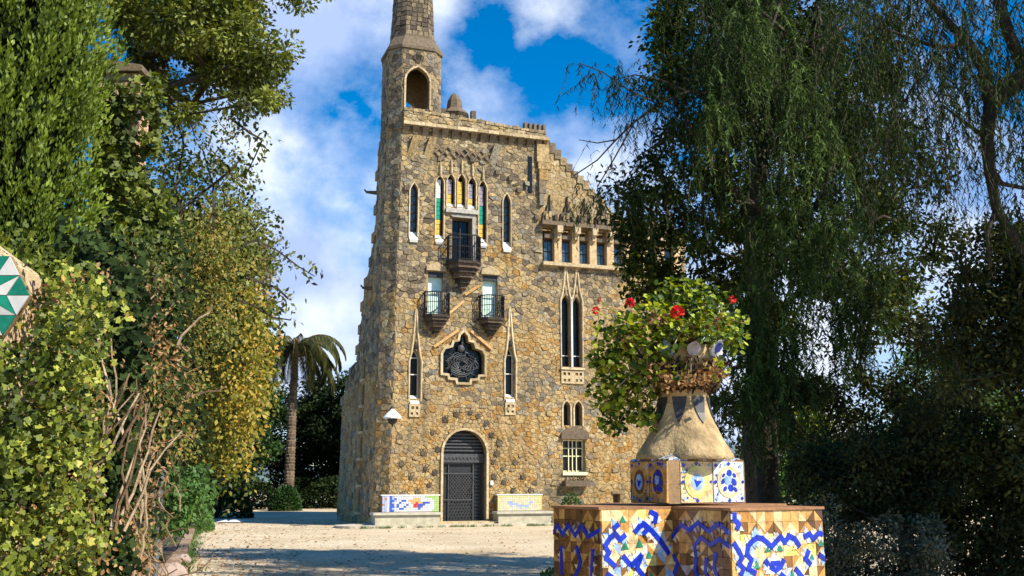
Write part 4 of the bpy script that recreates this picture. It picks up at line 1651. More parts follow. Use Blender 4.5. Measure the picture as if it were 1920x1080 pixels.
fB = zz_(352, 800, 0, .567)
zt_ = lambda x0, x1, L: (lambda X, Y: ((X - x0) / (x1 - x0) * L, (Y - 545) / 4.155 / 290))
fC, fD = zt_(430, 823, .558), zt_(823, 1537, .78)
lines = {
    'B': (fB, 3.374, [[(655, 670), (690, 690), (680, 735)], [(555, 790), (580, 760), (612, 745), (640, 770), (610, 800)], [(600, 740), (660, 790), (710, 850), (765, 930)], [(368, 870), (400, 822), (430, 800), (460, 835), (490, 810)],
           [(372, 880), (390, 910), (372, 940), (425, 992)], [(480, 940), (510, 980), (530, 990), (590, 935), (560, 1010), (600, 1060)], [(425, 765), (450, 745)], [(380, 1040), (420, 1070)]],
          [((480, 715), 'g', 18), ((490, 875), 'g', 22), ((580, 865), 'g', 22), ((640, 935), 'g', 20), ((650, 1060), 'g', 18), ((430, 700), 'c', 70), ((620, 700), 'y', 30), ((640, 870), 'y', 30), ((540, 890), 'c', 70)]),
    'C': (fC, 4.155, [[(430, 770), (500, 660), (560, 700), (620, 640), (690, 700), (760, 640), (820, 700)], [(600, 800), (640, 750), (700, 800), (760, 750), (823, 800)], [(590, 800), (600, 900), (590, 1000), (620, 1080)], [(730, 860), (720, 960), (750, 1080)],
           [(670, 900), (660, 1000), (690, 1080)], [(440, 900), (470, 960), (440, 1040)]], [((560, 900), 'r', 60), ((520, 600), 'o', 45), ((620, 590), 'c', 25), ((540, 800), 'o', 55), ((640, 850), 'c', 20), ((520, 1000), 'm', 40), ((780, 950), 'm', 30)]),
    'A': (lambda X, Y: (X, Y), 1, [[(.0, .16), (.06, .11), (.12, .17), (.19, .10), (.27, .17), (.34, .10), (.42, .17), (.55, .12)], [(.1, .25), (.1, .42)], [(.28, .24), (.33, .33), (.27, .42)], [(.47, .25), (.44, .45)]], []),
    'D': (fD, 4.155, [[(850, 565), (848, 610), (880, 640), (865, 670)], [(840, 780), (870, 830), (892, 880), (868, 920), (900, 960), (880, 1000)], [(935, 965), (962, 900), (930, 860), (940, 800), (980, 760), (1010, 742), (1050, 750), (1085, 780), (1115, 812), (1150, 780), (1190, 742), (1220, 782), (1255, 738), (1300, 760), (1332, 815)],
           [(935, 965), (985, 995)], [(1070, 915), (1100, 960), (1140, 985), (1180, 960), (1205, 915)], [(1110, 935), (1170, 935)], [(1385, 745), (1420, 728), (1450, 765), (1490, 725), (1520, 732)], [(1405, 855), (1378, 910), (1415, 955)], [(1495, 890), (1542, 925)],
           [(1180, 1015), (1240, 1075)], [(1300, 985), (1342, 1040), (1360, 1090)], [(1070, 1060), (1110, 1085)]],
          [((1090, 825), 'g', 24), ((1182, 825), 'g', 24), ((1000, 940), 'g', 24), ((1510, 800), 'g', 24), ((1430, 900), 'g', 20), ((1270, 1015), 'g', 18), ((1000, 705), 'l', 34), ((930, 1000), 'l', 26), ((1200, 870), 'c', 60), ((1040, 870), 'c', 55),
           ((1280, 850), 'y', 45), ((1130, 940), 'w', 70), ((1460, 870), 'y', 45), ((860, 720), 'c', 45)])}
lines = {k: ([[v[0](*p) for p in l] for l in v[2]], [(v[0](*c), ch, r_ / v[1] / 270) for c, ch, r_ in v[3]]) for k, v in lines.items()}


def design(face, s_, d_):
    dd = d_ % .47
    dark = face in 'AC'  # left-facing sides: their shade is put into darker tile colours
    for c, ch, r_ in lines[face][1]:
        if ch in 'cyrom' and math.hypot(s_ - c[0], dd - c[1]) < r_:
            return ch
    nz_ = mnoise.noise(Vector((s_ * 7, d_ * 7, ord(face))))
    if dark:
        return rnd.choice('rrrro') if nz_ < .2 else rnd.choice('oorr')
    if dd > .16 and rnd.random() < .38:
        return rnd.choice('wclyc')
    return rnd.choice('rro') if nz_ < -.22 else (rnd.choice('cco') if nz_ > .2 else rnd.choice('ooor'))


tiles = []
CS = .0705
for face, a, b_ in (('A', A0, N1), ('B', N1, X12), ('C', X12, N2), ('D', N2, E2)):
    L = math.dist(a, b_)
    d = ((b_[0] - a[0]) / L, (b_[1] - a[1]) / L)
    nn = (d[1], -d[0])
    nc = round(L / CS)
    cs = L / nc
    mpt = (lambda a, d, nn: lambda s_, z, h=0: (a[0] + d[0] * s_ + nn[0] * h, a[1] + d[1] * s_ + nn[1] * h, z))(a, d, nn)
    for j in range(20):
        for i in range(nc):
            s0, s1, z1, z0 = i * cs, (i + 1) * cs, PT - j * cs, PT - (j + 1) * cs
            if z0 < 0:
                continue
            if (i + j) % 2:
                t1, t2 = [(s0, z0), (s1, z0), (s1, z1)], [(s0, z0), (s1, z1), (s0, z1)]
            else:
                t1, t2 = [(s0, z0), (s1, z0), (s0, z1)], [(s1, z0), (s1, z1), (s0, z1)]
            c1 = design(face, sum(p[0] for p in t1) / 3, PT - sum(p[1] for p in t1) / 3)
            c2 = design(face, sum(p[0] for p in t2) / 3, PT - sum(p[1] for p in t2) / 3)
            if c1 == c2:
                tiles.append((j, rect(s0, s1, z0, z1), mpt, c1))
            else:
                tiles.append((j, t1, mpt, c1))
                tiles.append((j, t2, mpt, c2))
tiles.sort(key=lambda q_: q_[0])
rest = MB()
for i, (j, poly, mpt, ch) in enumerate(tiles):
    q = MB() if i < 150 else rest
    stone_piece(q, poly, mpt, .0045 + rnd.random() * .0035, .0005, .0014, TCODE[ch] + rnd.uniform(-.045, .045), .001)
    if i < 150:
        q.build('tile', GLAZE, planter)
rest.build('lower_tiles', GLAZE, planter)['kind'] = 'stuff'

# the drawing: bands of small cut tiles laid along each line, white under blue
nb = 0
rest = MB()
for face, a, b_ in (('D', N2, E2), ('B', N1, X12), ('C', X12, N2), ('A', A0, N1)):
    L = math.dist(a, b_)
    d = ((b_[0] - a[0]) / L, (b_[1] - a[1]) / L)
    nn = (d[1], -d[0])
    mpt = (lambda a, d, nn: lambda s_, z, h=0: (a[0] + d[0] * s_ + nn[0] * h, a[1] + d[1] * s_ + nn[1] * h, z))(a, d, nn)
    dark = face in 'AC'  # same sides again: shade carried by duller teeth colours
    for rep in (0, .47, .94):
        def lay(poly, h0, h1, ch):
            global nb
            poly = [(p[0], PT - p[1] - rep) for p in poly]
            for ex in ((0, 0, -1, 0), (L, 0, 1, 0), (0, PT - .002, 0, 1), (0, .01, 0, -1)):
                if len(poly) > 2:
                    poly = clip(poly, *ex)
            if len(poly) < 3:
                return
            if area(poly) < 0:
                poly = poly[::-1]
            q = MB() if (nb < 140 and rep == 0) else rest
            stone_piece(q, poly, mpt, h1, .0006, .0018, TCODE[ch] + rnd.uniform(-.04, .04), h0)
            if q is not rest:
                nb += 1
                q.build('scroll_tile', GLAZE, planter)
        for l in lines[face][0]:
            for i in range(len(l) - 1):
                p, q_ = Vector(l[i]), Vector(l[i + 1])
                dv = q_ - p
                Ls = dv.length
                if Ls < .004:
                    continue
                dv /= Ls
                nv = Vector((-dv.y, dv.x))
                wb = .014 if dark else .018
                ext = wb * .55
                lay([p - dv * ext - nv * wb, q_ + dv * ext - nv * wb, q_ + dv * ext + nv * wb, p - dv * ext + nv * wb], .006, .0135 + .0004 * (i % 3), 'b')
                # teeth of white or lilac tile along both sides
                nt2 = max(1, round(Ls / .036))
                for k in range(nt2):
                    c_ = p + dv * Ls * (k + .5) / nt2
                    for sg in (-1, 1):
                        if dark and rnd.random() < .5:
                            continue
                        e = Ls / nt2 * .5
                        if not dark and rnd.random() < .75:
                            lay([c_ - dv * e * .96 + nv * sg * wb, c_ + dv * e * .96 + nv * sg * wb, c_ + dv * e * .96 + nv * sg * (wb + .02), c_ - dv * e * .96 + nv * sg * (wb + .02)], .005, .0102 + .0003 * ((i + k) % 5), rnd.choice('wwwwlc'))
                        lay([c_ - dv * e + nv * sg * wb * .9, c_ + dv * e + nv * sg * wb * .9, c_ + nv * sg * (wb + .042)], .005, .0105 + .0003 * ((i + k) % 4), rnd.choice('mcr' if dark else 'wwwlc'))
        for c_, ch, r_ in lines[face][1]:
            if ch in 'glw' and not dark:
                k_ = r_ * 1.3
                lay([(c_[0] - k_, c_[1] + k_ * .7), (c_[0] + k_, c_[1] + k_ * .7), (c_[0], c_[1] - k_)], .005, .0122, ch)
rest.build('lower_scroll_tiles', GLAZE, planter)['kind'] = 'stuff'

# upper tiled box
N3 = (1.03, 6.95)
zb0, zb1 = 1.453, 1.735
LR, LL = .66, .42
bx = [N3, (N3[0] + cb * LR, N3[1] + sb * LR), (N3[0] + cb * LR - sb * LL, N3[1] + sb * LR + cb * LL), (N3[0] - sb * LL, N3[1] + cb * LL)]
q = MB()
q.plan(bx, zb0, zb1, .5)
ubox = q.build('upper_box', GROUT, planter)
SANDST = plain('carved_sandstone', (.43, .31, .16), .9, 0, .5, 5, bump=1)
for a, d, cols, wd_ in ((N3, (cb, sb), (.095, .375), .268), ((bx[3][0], bx[3][1]), (sb, -cb), (.02, .225), .195)):
    nn = (d[1], -d[0])
    mpt = (lambda a, d, nn: lambda s_, z, h=0: (a[0] + d[0] * s_ + nn[0] * h, a[1] + d[1] * s_ + nn[1] * h, z))(a, d, nn)
    for ci, c0 in enumerate(cols):
        q = MB()
        stone_piece(q, rect(c0, c0 + wd_, zb0 + .004, zb1 - .004), mpt, .010, .001, .004, TCODE['w' if ci else 'c'] if cb == d[0] else TCODE['o'], .001)  # left face gets browner tiles, its shade put into the glaze
        tl = q.build('medallion_tile', GLAZE, ubox)
        q = MB()
        mx_, mz_ = c0 + wd_ / 2, (zb0 + zb1) / 2
        sx_ = wd_ / .268
        q.extrude([(mx_ + .105 * sx_ * math.cos(k * .3927), mz_ + .108 * math.sin(k * .3927)) for k in range(16)], lambda a_, b2: mpt(a_, b2, .013), lambda a_, b2: mpt(a_, b2, .0105), TCODE['y' if not ci else 'c'] if cb == d[0] else TCODE['o'])
        q.extrude([(mx_ + .08 * sx_ * math.cos(k * .3927), mz_ + .082 * math.sin(k * .3927)) for k in range(16)], lambda a_, b2: mpt(a_, b2, .0142), lambda a_, b2: mpt(a_, b2, .0131), TCODE['cw'[ci]] if cb == d[0] else TCODE['r'])
        if ci == 0:
            q.extrude([(mx_ + .052 * sx_ * math.cos(k * .628), mz_ + .055 * math.sin(k * .628)) for k in range(10)], lambda a_, b2: mpt(a_, b2, .016), lambda a_, b2: mpt(a_, b2, .0143), TCODE['l'])
            q.extrude([(mx_ + .04 * sx_ * math.cos(k * 2.1 + .3), mz_ - .005 + .034 * math.sin(k * 2.1 + .3)) for k in range(3)], lambda a_, b2: mpt(a_, b2, .0172), lambda a_, b2: mpt(a_, b2, .0161), TCODE['b'])
            q.extrude([(mx_ + .012 * sx_ * math.cos(k * 1.257), mz_ + .018 + .012 * math.sin(k * 1.257)) for k in range(5)], lambda a_, b2: mpt(a_, b2, .0185), lambda a_, b2: mpt(a_, b2, .0173), TCODE['w'])
        else:
            for (ex, ez, er) in ((0, .06, .024), (-.012, .015, .034), (.038, .0, .026), (-.055, .005, .02), (.01, -.04, .026), (-.04, -.045, .018), (.05, -.05, .018), (.045, .045, .016), (-.05, .045, .014)):
                q.extrude([(mx_ + ex * sx_ + er * sx_ * math.cos(k * .785 + ex * 9), mz_ + ez + er * math.sin(k * .785)) for k in range(8)], lambda a_, b2: mpt(a_, b2, .0165 + ez * .01), lambda a_, b2: mpt(a_, b2, .0135), TCODE['b' if er < .03 else 'l'])
        for kf in range(34):
            a_f, r_f = rnd.random() * 6.283, rnd.uniform(.105, .15)
            ex, ez = r_f * math.cos(a_f), r_f * math.sin(a_f)
            if abs(ex) > .122 or abs(ez) > .128:
                continue
            e_f = rnd.uniform(.005, .011)
            q.extrude([(mx_ + ex * sx_ + e_f * math.cos(k * 2.09 + a_f), mz_ + ez + e_f * math.sin(k * 2.09 + a_f)) for k in range(3)], lambda a_, b2: mpt(a_, b2, .0128), lambda a_, b2: mpt(a_, b2, .0106), TCODE[rnd.choice('blmb')])
        # corner flecks
        for (ex, ez) in ((-.11, .11), (.11, .11), (-.11, -.11), (.11, -.11), (0, .122), (0, -.122), (-.12, 0), (.12, 0)):
            q.extrude([(mx_ + ex * sx_ + .016 * sx_ * math.cos(k * 1.571), mz_ + ez + .014 * math.sin(k * 1.571)) for k in range(4)], lambda a_, b2: mpt(a_, b2, .014), lambda a_, b2: mpt(a_, b2, .0105), TCODE['l' if ex * ez > 0 else 'b'])
        q.build('medallion', GLAZE, ubox)
    # sloping shoulder of broken tile above this face
    L = LR if d[0] > .8 else LL
    q = MB()
    n_ = 16
    for i in range(n_):
        for j in range(5):
            for tr_ in (0, 1):
                s0, s1 = L * i / n_, L * (i + 1) / n_
                t0, t1 = j / 5, (j + 1) / 5
                sc_ = (lambda s_: s_ if d[0] > .8 else L - s_)
                hg = (lambda s_: .035)
                P_ = lambda s_, t_: mpt(s_ + (L / 2 - s_) * t_ * .30, zb1 + .004 + hg(s_) * t_, .002 - .09 * t_)
                pts = [P_(s0, t0), P_(s1, t0), P_(s1, t1)] if tr_ else [P_(s0, t0), P_(s1, t1), P_(s0, t1)]
                c_ = np.mean(pts, axis=0)
                pts = [tuple(c_ + (np.array(p) - c_) * .86 + np.array([0, 0, .003 + rnd.random() * .002])) for p in pts]
                q.add(pts + [(p[0], p[1] + .004, p[2] - .012) for p in pts], [(0, 1, 2), (0, 3, 4, 1), (1, 4, 5, 2), (2, 5, 3, 0)], TCODE[rnd.choice('mwlmmwbr' if i < 9 else 'wlwwmwrw')])
    q.build('broken_tile_shoulder', GLAZE, ubox)['kind'] = 'stuff'
q = MB()
cxm, cym = 1.2, 7.3
bcx, bcy = sum(p[0] for p in bx) / 4, sum(p[1] for p in bx) / 4
mid_ = [(bcx + (x - bcx) * .8, bcy + (y - bcy) * .8) for x, y in bx]
q.add([(x, y, zb1 + .001) for x, y in bx] + [(x, y, zb1 + .026) for x, y in mid_], [(0, 1, 5, 4), (1, 2, 6, 5), (2, 3, 7, 6), (3, 0, 4, 7), (4, 5, 6, 7)], .5)
q.build('shoulder_bed', GROUT, ubox)
PROF = [(.325, 1.745), (.32, 1.78), (.302, 1.82), (.262, 1.888), (.22, 1.98), (.19, 2.06), (.176, 2.13), (.174, 2.225), (.19, 2.27), (.225, 2.32), (.252, 2.39), (.262, 2.46), (.27, 2.52)]


def prof_r(z):
    for (r0, z0), (r1, z1) in zip(PROF, PROF[1:]):
        if z <= z1:
            return r0 + (r1 - r0) * (z - z0) / (z1 - z0)
    return PROF[-1][0]


q = MB()
q.lathe(PROF, 32, (cxm, cym), .5)
thc = math.atan2(6.95 - cym, 1.03 - cxm)
for i_, (x, y, z) in enumerate(q.v):
    a_ = math.atan2(y - cym, x - cxm)
    k_ = max(0, min(1, (1.93 - z) / .15))
    f_ = 1 + k_ * (.05 - .24 * max(0, math.cos(4 * (a_ - thc))) ** 2) + .02 * mnoise.noise(Vector((x * 9, y * 9, z * 9)))
    q.v[i_] = (cxm + (x - cxm) * f_, cym + (y - cym) * f_, z)
q.build('stone_neck', SANDST, planter, smooth=True)
for k in range(8):
    a0 = -R(90) - .33 + k * .785 + .01
    q = MB()
    out = []
    for s_ in (1, -1):
        for t_ in np.linspace(0, 1, 6)[:: s_]:
            z = 1.985 + .185 * t_
            out.append((s_ * .30 * (t_ ** .7) * (1 if t_ < .95 else .93), z))
    def tm_(h):
        return lambda a_, z: (cxm + (prof_r(z) + h) * math.cos(a0 + a_), cym + (prof_r(z) + h) * math.sin(a0 + a_), z)
    vs = [tm_(.008)(*p) for p in out] + [tm_(-.004)(*p) for p in out]
    n_ = 6
    fs = [(i, i + 1, 2 * n_ - 2 - i, 2 * n_ - 1 - i) for i in range(n_ - 1)] + [(i, i + 2 * n_, (i + 1) % (2 * n_) + 2 * n_, (i + 1) % (2 * n_)) for i in range(2 * n_)]
    q.add(vs, fs, .5)
    q.build('drop_tile', plain('slate_tile', (.05, .05, .056), .4, 0, .4, 20), planter)
q = MB()
q.lathe([(.245, 2.505), (.245, 2.53), (.1, 2.54), (.001, 2.54)], 20, (cxm, cym), .5)
q.build('soil', plain('potting_soil', (.03, .022, .015), .95, 0, .4, 20, bump=1), planter)
for k in range(10):
    a0 = -R(90) + k * .628 + .1
    q = MB()
    w_ = rnd.uniform(.7, 1.1)
    pts = [(-.06 * w_, 0), (.07 * w_, 0), (.11 * w_, .04), (.06 * w_, .09), (.01, .12 * w_), (-.08 * w_, .07), (-.10 * w_, .035)]
    fm = lambda a_, z, h=0: (cxm + (.268 + z * .5 + h) * math.cos(a0 + a_ * 2), cym + (.268 + z * .5 + h) * math.sin(a0 + a_ * 2), 2.44 + z)
    q.extrude(pts, lambda a_, z: fm(a_, z, .02), lambda a_, z: fm(a_, z, 0), TCODE['mwbml'[k % 5]])
    if k % 5 == 1:
        q.extrude([(.05 * math.cos(j * .9), .055 + .034 * math.sin(j * .9)) for j in range(7)], lambda a_, z: fm(a_, z, .028), lambda a_, z: fm(a_, z, .021), TCODE['b' if k % 2 else 'l'])
    q.build('rim_petal', GLAZE, planter)

# geranium growing out of it
ger = thing('geranium', 'trailing lime green geranium with red flowers filling the bowl of the tiled planter', 'plant', (cxm, cym, 2.5))
cl = [(1290, 585, 55, 7.15, 240), (1230, 600, 45, 7.05, 220), (1180, 620, 38, 7.0, 200), (1345, 615, 42, 7.1, 210), (1290, 555, 40, 7.2, 150), (1250, 545, 25, 7.2, 60), (1150, 655, 42, 7.05, 220), (1165, 705, 48, 7.15, 260),
      (1215, 650, 45, 7.0, 200), (1140, 740, 38, 7.2, 160), (1190, 755, 42, 7.3, 200), (1150, 785, 30, 7.3, 110), (1225, 700, 36, 7.05, 130), (1375, 640, 26, 7.2, 90), (1262, 625, 30, 6.95, 110), (1310, 612, 26, 6.95, 80), (1275, 700, 16, 6.98, 24), (1345, 690, 20, 7.05, 30),
      (1215, 785, 22, 7.2, 60), (1330, 575, 40, 7.2, 120), (1120, 680, 20, 7.1, 40), (1385, 600, 16, 7.25, 24), (1230, 560, 16, 7.1, 24), (1128, 620, 18, 7.1, 26)]
LEAF['round'] = ([(0, 0, 0), (-.42, .12, .10), (-.55, .5, .12), (-.3, .9, .06), (0, .82, 0), (.3, .9, .06), (.55, .5, .12), (.42, .12, .10)], [(0, 2, 1, 1), (0, 4, 3, 2), (0, 6, 5, 4), (0, 7, 6, 6)])
CC, TT, RR = [], [], []
for px, py, r_, D, n_ in cl:
    c_ = at(px, py, D)
    rm = r_ / 1950 * D
    off = rdir(n_) * (NR.random((n_, 1)) ** .45) * rm
    CC.append(c_ + off)
    TT.append(np.clip(NR.random(n_) * .85 + .12 * rnd.random(), 0, 1))
    RR.append(off / rm)
CC, TT, RR = np.concatenate(CC) - np.array([cxm, cym, 2.5]), np.concatenate(TT), np.concatenate(RR)
n_ = len(CC)
leaves('foliage', CC, norm(RR + rdir(n_) * .9 + np.array([0, -.2, -.1])), norm(RR * .5 + rdir(n_) * .6 + np.array([.25, -.4, .7])), NR.uniform(.028, .048, n_), NR.uniform(.028, .045, n_), TT, L_GER, ger, 'round')
q = MB()
for px, py, r_, D, n2 in cl:
    c_ = at(px, py, D) - np.array([cxm, cym, 2.5])
    for k in range(6):
        e = c_ + NR.normal(size=3) * r_ / 1950 * D * .5
        s_ = np.array([NR.uniform(-.12, .12), NR.uniform(-.12, .12), .0])
        m_ = (e + s_) / 2 + np.array([0, 0, .12])
        q.tube([s_, m_, e], [.008, .006, .003], 4)
q.build('stems', STEM, ger)
# dry grey-pink leaves among them
n_ = 440
P_ = np.concatenate([at(px, py, 6.97)[None] + NR.normal(size=(40, 3)) * np.array([.05, .03, .022]) for px, py in ((1240, 600), (1330, 605), (1215, 612), (1275, 625), (1180, 640), (1240, 705), (1275, 715), (1310, 712), (1335, 700), (1255, 725), (1225, 690))]) - np.array([cxm, cym, 2.5])
leaves('dry_leaves', P_, rdir(n_), norm(rdir(n_) + np.array([.2, -.5, .5])), NR.uniform(.03, .05, n_), .025, NR.random(n_), L_DRY, ger, 'fold')
n_ = 900
a_ = NR.uniform(0, 6.283, n_)
z_ = NR.uniform(2.22, 2.44, n_)
rr_ = np.array([prof_r(z) for z in z_]) * NR.uniform(1.0, 1.28, n_)
leaves('withered_skirt', np.stack([rr_ * np.cos(a_), rr_ * np.sin(a_), z_ - 2.5], 1), rdir(n_) * .7 + np.array([0, 0, -.7]), rdir(n_), NR.uniform(.03, .06, n_), .022, NR.random(n_), leaf_mat('withered_leaf', [(0, (.03, .02, .012)), (.7, (.09, .055, .03)), (1, (.22, .13, .06))], .1, .8, .1), ger, 'fold')
for px, py, D, r_ in ((1270, 586, 6.9, .042), (1182, 568, 7.0, .03), (1117, 582, 7.0, .024), (1124, 562, 7.05, .014), (1374, 561, 7.1, .026), (1345, 598, 6.95, .012)):
    c_ = at(px, py, D) - np.array([cxm, cym, 2.5])
    q = MB()
    q.tube([(c_[0] * .5, c_[1] * .5, c_[2] * .55), ((c_[0] * .85, c_[1] * .85, c_[2] * .8)), c_], [.005, .004, .004], 4)
    st = q.build('flower_stem', L_GER, ger)
    n_ = max(8, int(r_ * 1100))
    dd = rdir(n_)
    leaves('flower', c_ + dd * r_ * .5, dd, norm(rdir(n_) + dd * .2), r_ * .8, r_ * .62, NR.random(n_), PET, ger, 'round')

# ================================================================== LEFT SIDE OF THE DRIVE
# border kerb
q = MB()
kp = [(-4.5, 12), (-5.2, 15.5), (-5.9, 18.4), (-7.3, 23.7), (-10.0, 33.2), (-13.1, 44.5)]
kerb = bpy.data.objects.new('kerb', None)
COL.objects.link(kerb)
struct(kerb)
for i in range(len(kp) - 1):
    a, b_ = Vector(kp[i]), Vector(kp[i + 1])
    n_ = max(1, int((b_ - a).length / .9))
    for k in range(n_):
        p0, p1 = a.lerp(b_, k / n_), a.lerp(b_, (k + .985) / n_)
        d = (p1 - p0).normalized()
        nn = Vector((-d.y, d.x)) * .11
        z1 = .13 + rnd.uniform(-.012, .012)
        q = MB()
        q.plan([(p0.x - nn.x, p0.y - nn.y), (p1.x - nn.x, p1.y - nn.y), (p1.x + nn.x, p1.y + nn.y), (p0.x + nn.x, p0.y + nn.y)], -.05, z1)
        q.build('kerb_stone', tinted('kerb_stone', [(0, (.22, .14, .09)), (1, (.36, .25, .17))], nmix=.6) if (i == 0 and k == 0) else bpy.data.materials['kerb_stone'], kerb)
mb = MB()
xs_ = [(kp[i][0] - .1, kp[i][1]) for i in range(len(kp))]
mb.plan(xs_ + [(-30, 50), (-30, 8), (-4.5, 8)], -.03, .07, .5)
struct(mb.build('flower_bed', plain('bed_soil', (.07, .05, .032), .95, 0, .5, 2, bump=.8)))

# boulders edging the bed
for i, (px, py, D, s_, lab) in enumerate([(322, 1035, 17.5, .26, 'pinkish rock beside the kerb at the near end of the drive'), (300, 985, 19, .2, 'small grey rock under the ivy by the metal post'), (345, 1000, 21, .17, 'low flat rock between kerb and hedge')]):
    q = MB()
    c_ = at(px, py, D)
    bmv = []
    for j in range(4):
        for k in range(8):
            a = k * .785
            rr_ = s_ * (1, 1.1, .85, .35)[j] * rnd.uniform(.8, 1.15)
            bmv.append((c_[0] + rr_ * math.cos(a), c_[1] + rr_ * math.sin(a), (0, .35, .8, 1.1)[j] * s_ * rnd.uniform(.9, 1.1)))
    q.add(bmv, [(j * 8 + k, j * 8 + (k + 1) % 8, (j + 1) * 8 + (k + 1) % 8, (j + 1) * 8 + k) for j in range(3) for k in range(8)] + [tuple(range(24, 32))], .5)
    tag(q.build('rock', plain('pink_rock', (.34, .26, .23), .9, 0, .3, 5, bump=.6)), lab, 'rock')

# crumpled white sheet lying on the gravel
q = MB()
c_ = at(410, 976, 40)
gv = [(c_[0] - .55 + .14 * i + rnd.uniform(-.03, .03), 41.5 + .3 * j + rnd.uniform(-.05, .05), .03 + (.10 * rnd.random() if 0 < i < 7 and 0 < j < 4 else 0)) for j in range(5) for i in range(8)]
q.add(gv, [(j * 8 + i, j * 8 + i + 1, (j + 1) * 8 + i + 1, (j + 1) * 8 + i) for j in range(4) for i in range(7)], .5)
tag(q.build('paper_sheet', WHITE), 'crumpled white sheet lying on the gravel beside the hedge', 'paper')

# garden wall carrying the ivy
gw = thing('garden_wall', 'rubble garden wall almost hidden by ivy at the left edge', 'wall')
wl = [(-4.15, 5.6), (-4.2, 8.6), (-4.75, 12.4), (-6.1, 18)]
q = MB()
for i in range(3):
    a, b_ = Vector(wl[i]), Vector(wl[i + 1])
    nn = Vector(((b_ - a).y, -(b_ - a).x)).normalized() * .2
    q.plan([tuple(a - nn), tuple(a + nn), tuple(b_ + nn), tuple(b_ - nn)][::-1], 0, 2.3, .5)
q.build('wall_core', MORTAR, gw)
q = MB()
for i in range(3):
    a, b_ = Vector(wl[i]), Vector(wl[i + 1])
    L = (b_ - a).length
    d = (b_ - a) / L
    nn = Vector((d.y, -d.x))
    mpt = (lambda a, d, nn: lambda s_, z, h=0: (a.x + d.x * s_ + nn.x * (.2 + h), a.y + d.y * s_ + nn.y * (.2 + h), z))(a, d, nn)
    for p, poly in cells(rect(0, L, 0, 2.3), [], .3, .22):
        stone_piece(q, poly, mpt, rnd.uniform(.02, .04), .01, .03, rnd.choice([.05, .2, .3, .5, .9]))
q.build('wall_stones', STONE, gw)['kind'] = 'stuff'

# gate pier with the green and white mosaic
pier = thing('gate_pier', 'buff gate pier at the left edge, wrapped in ivy', 'pier')
q = MB()
q.box(-4.05, -3.44, 6.95, 7.5, 0, 3.02, .5)
q.build('pier_shaft', plain('buff_render', (.50, .36, .22), .9, 0, .3, 5, bump=.5), pier)
q = MB()
q.lathe([(.42, 3.022), (.42, 3.08), (.05, 3.3)], 4, (-3.76, 7.22), .5, R(45))
q.build('pier_cap', TRIM, pier)
mos = thing('mosaic_star', 'faceted green and white tile star fixed to the gate pier at the left edge', 'mosaic')
mc = at(-34, 553, 6.88)
q = MB()
hexp = [(mc[0] + .315 * math.cos(k * math.pi / 3), mc[2] + .315 * math.sin(k * math.pi / 3)) for k in range(6)]
q.slab(hexp, 6.905, 6.948, .5)
q.build('backing', GROUT, mos)
GW = {'g': plain('bottle_green_tile', (.012, .19, .11), .2, 0, .25, 14, spec=.5), 'w': plain('pale_tile', (.60, .58, .54), .3, 0, .12, 12, spec=.5)}
for k in range(6):
    o_, n2 = Vector(hexp[k]), Vector(hexp[(k + 1) % 6])
    c2 = Vector((mc[0], mc[2]))
    m1 = (o_ + n2) / 2
    r1_, r2_ = c2.lerp(o_, .5), c2.lerp(n2, .5)
    for j, (tri, ch) in enumerate((((c2, r1_, m1), 'w'), ((c2, m1, r2_), 'g'), ((r1_, o_, m1), 'g'), ((r2_, m1, n2), 'w'))):
        q = MB()
        c_ = (tri[0] + tri[1] + tri[2]) / 3
        tt = [c_ + (p - c_) * .95 for p in tri]
        vs = [(p.x, 6.904, p.y) for p in tt] + [(p.x, 6.892 - (.02 if i_ == 0 and j < 2 else 0), p.y) for i_, p in enumerate(tt)]
        q.add(vs, [(3, 4, 5), (0, 3, 4, 1)[::-1], (1, 4, 5, 2)[::-1], (2, 5, 3, 0)[::-1]], .5)
        q.build('tile', GW[ch], mos)

# brick pillar, tall, with creeper
pil = thing('brick_pillar', 'tall buff brick pillar with a sloping stone cap beside the cypress', 'pillar')
pc = (-4.42, 11.25)
q = MB()
q.box(pc[0] - .215, pc[0] + .215, pc[1] - .215, pc[1] + .215, 0, 6.1, .5)
q.build('mortar_core', MORTAR, pil)
rest = MB()
cnt = 0
nrow = 64
for j in range(nrow):
    z = 6.1 - (j + 1) * .095
    if z < 0:
        break
    for s_ in (0, 1):
        for i in range(3):
            w0 = [-.23, -.08 if j % 2 else .0, .08 if j % 2 else .15, .23]
            a0, a1 = w0[i] + .005, w0[i + 1] - .005
            h = rnd.uniform(.006, .016)
            q = MB() if cnt < 150 else rest
            if s_ == 0:
                q.box(pc[0] + a0, pc[0] + a1, pc[1] - .216 - h, pc[1] - .21, z + .006, z + .089)
            else:
                q.box(pc[0] + .21, pc[0] + .216 + h, pc[1] + a0 * .9, pc[1] + a1 * .9, z + .006, z + .089)
            if cnt < 150:
                q.build('brick', BRICKM, pil)
            cnt += 1
rest.build('lower_bricks', BRICKM, pil)['kind'] = 'stuff'
q = MB()
q.add([(pc[0] - .29, pc[1] - .29, 6.102), (pc[0] + .29, pc[1] - .29, 6.102), (pc[0] + .29, pc[1] + .29, 6.102), (pc[0] - .29, pc[1] + .29, 6.102),
       (pc[0] - .29, pc[1] - .29, 6.27), (pc[0] + .29, pc[1] - .29, 6.17), (pc[0] + .29, pc[1] + .29, 6.17), (pc[0] - .29, pc[1] + .29, 6.27)],
      [(3, 2, 1, 0), (4, 5, 6, 7), (0, 1, 5, 4), (1, 2, 6, 5), (2, 3, 7, 6), (3, 0, 4, 7)], .5)
q.build('cap', DARKTRIM, pil)

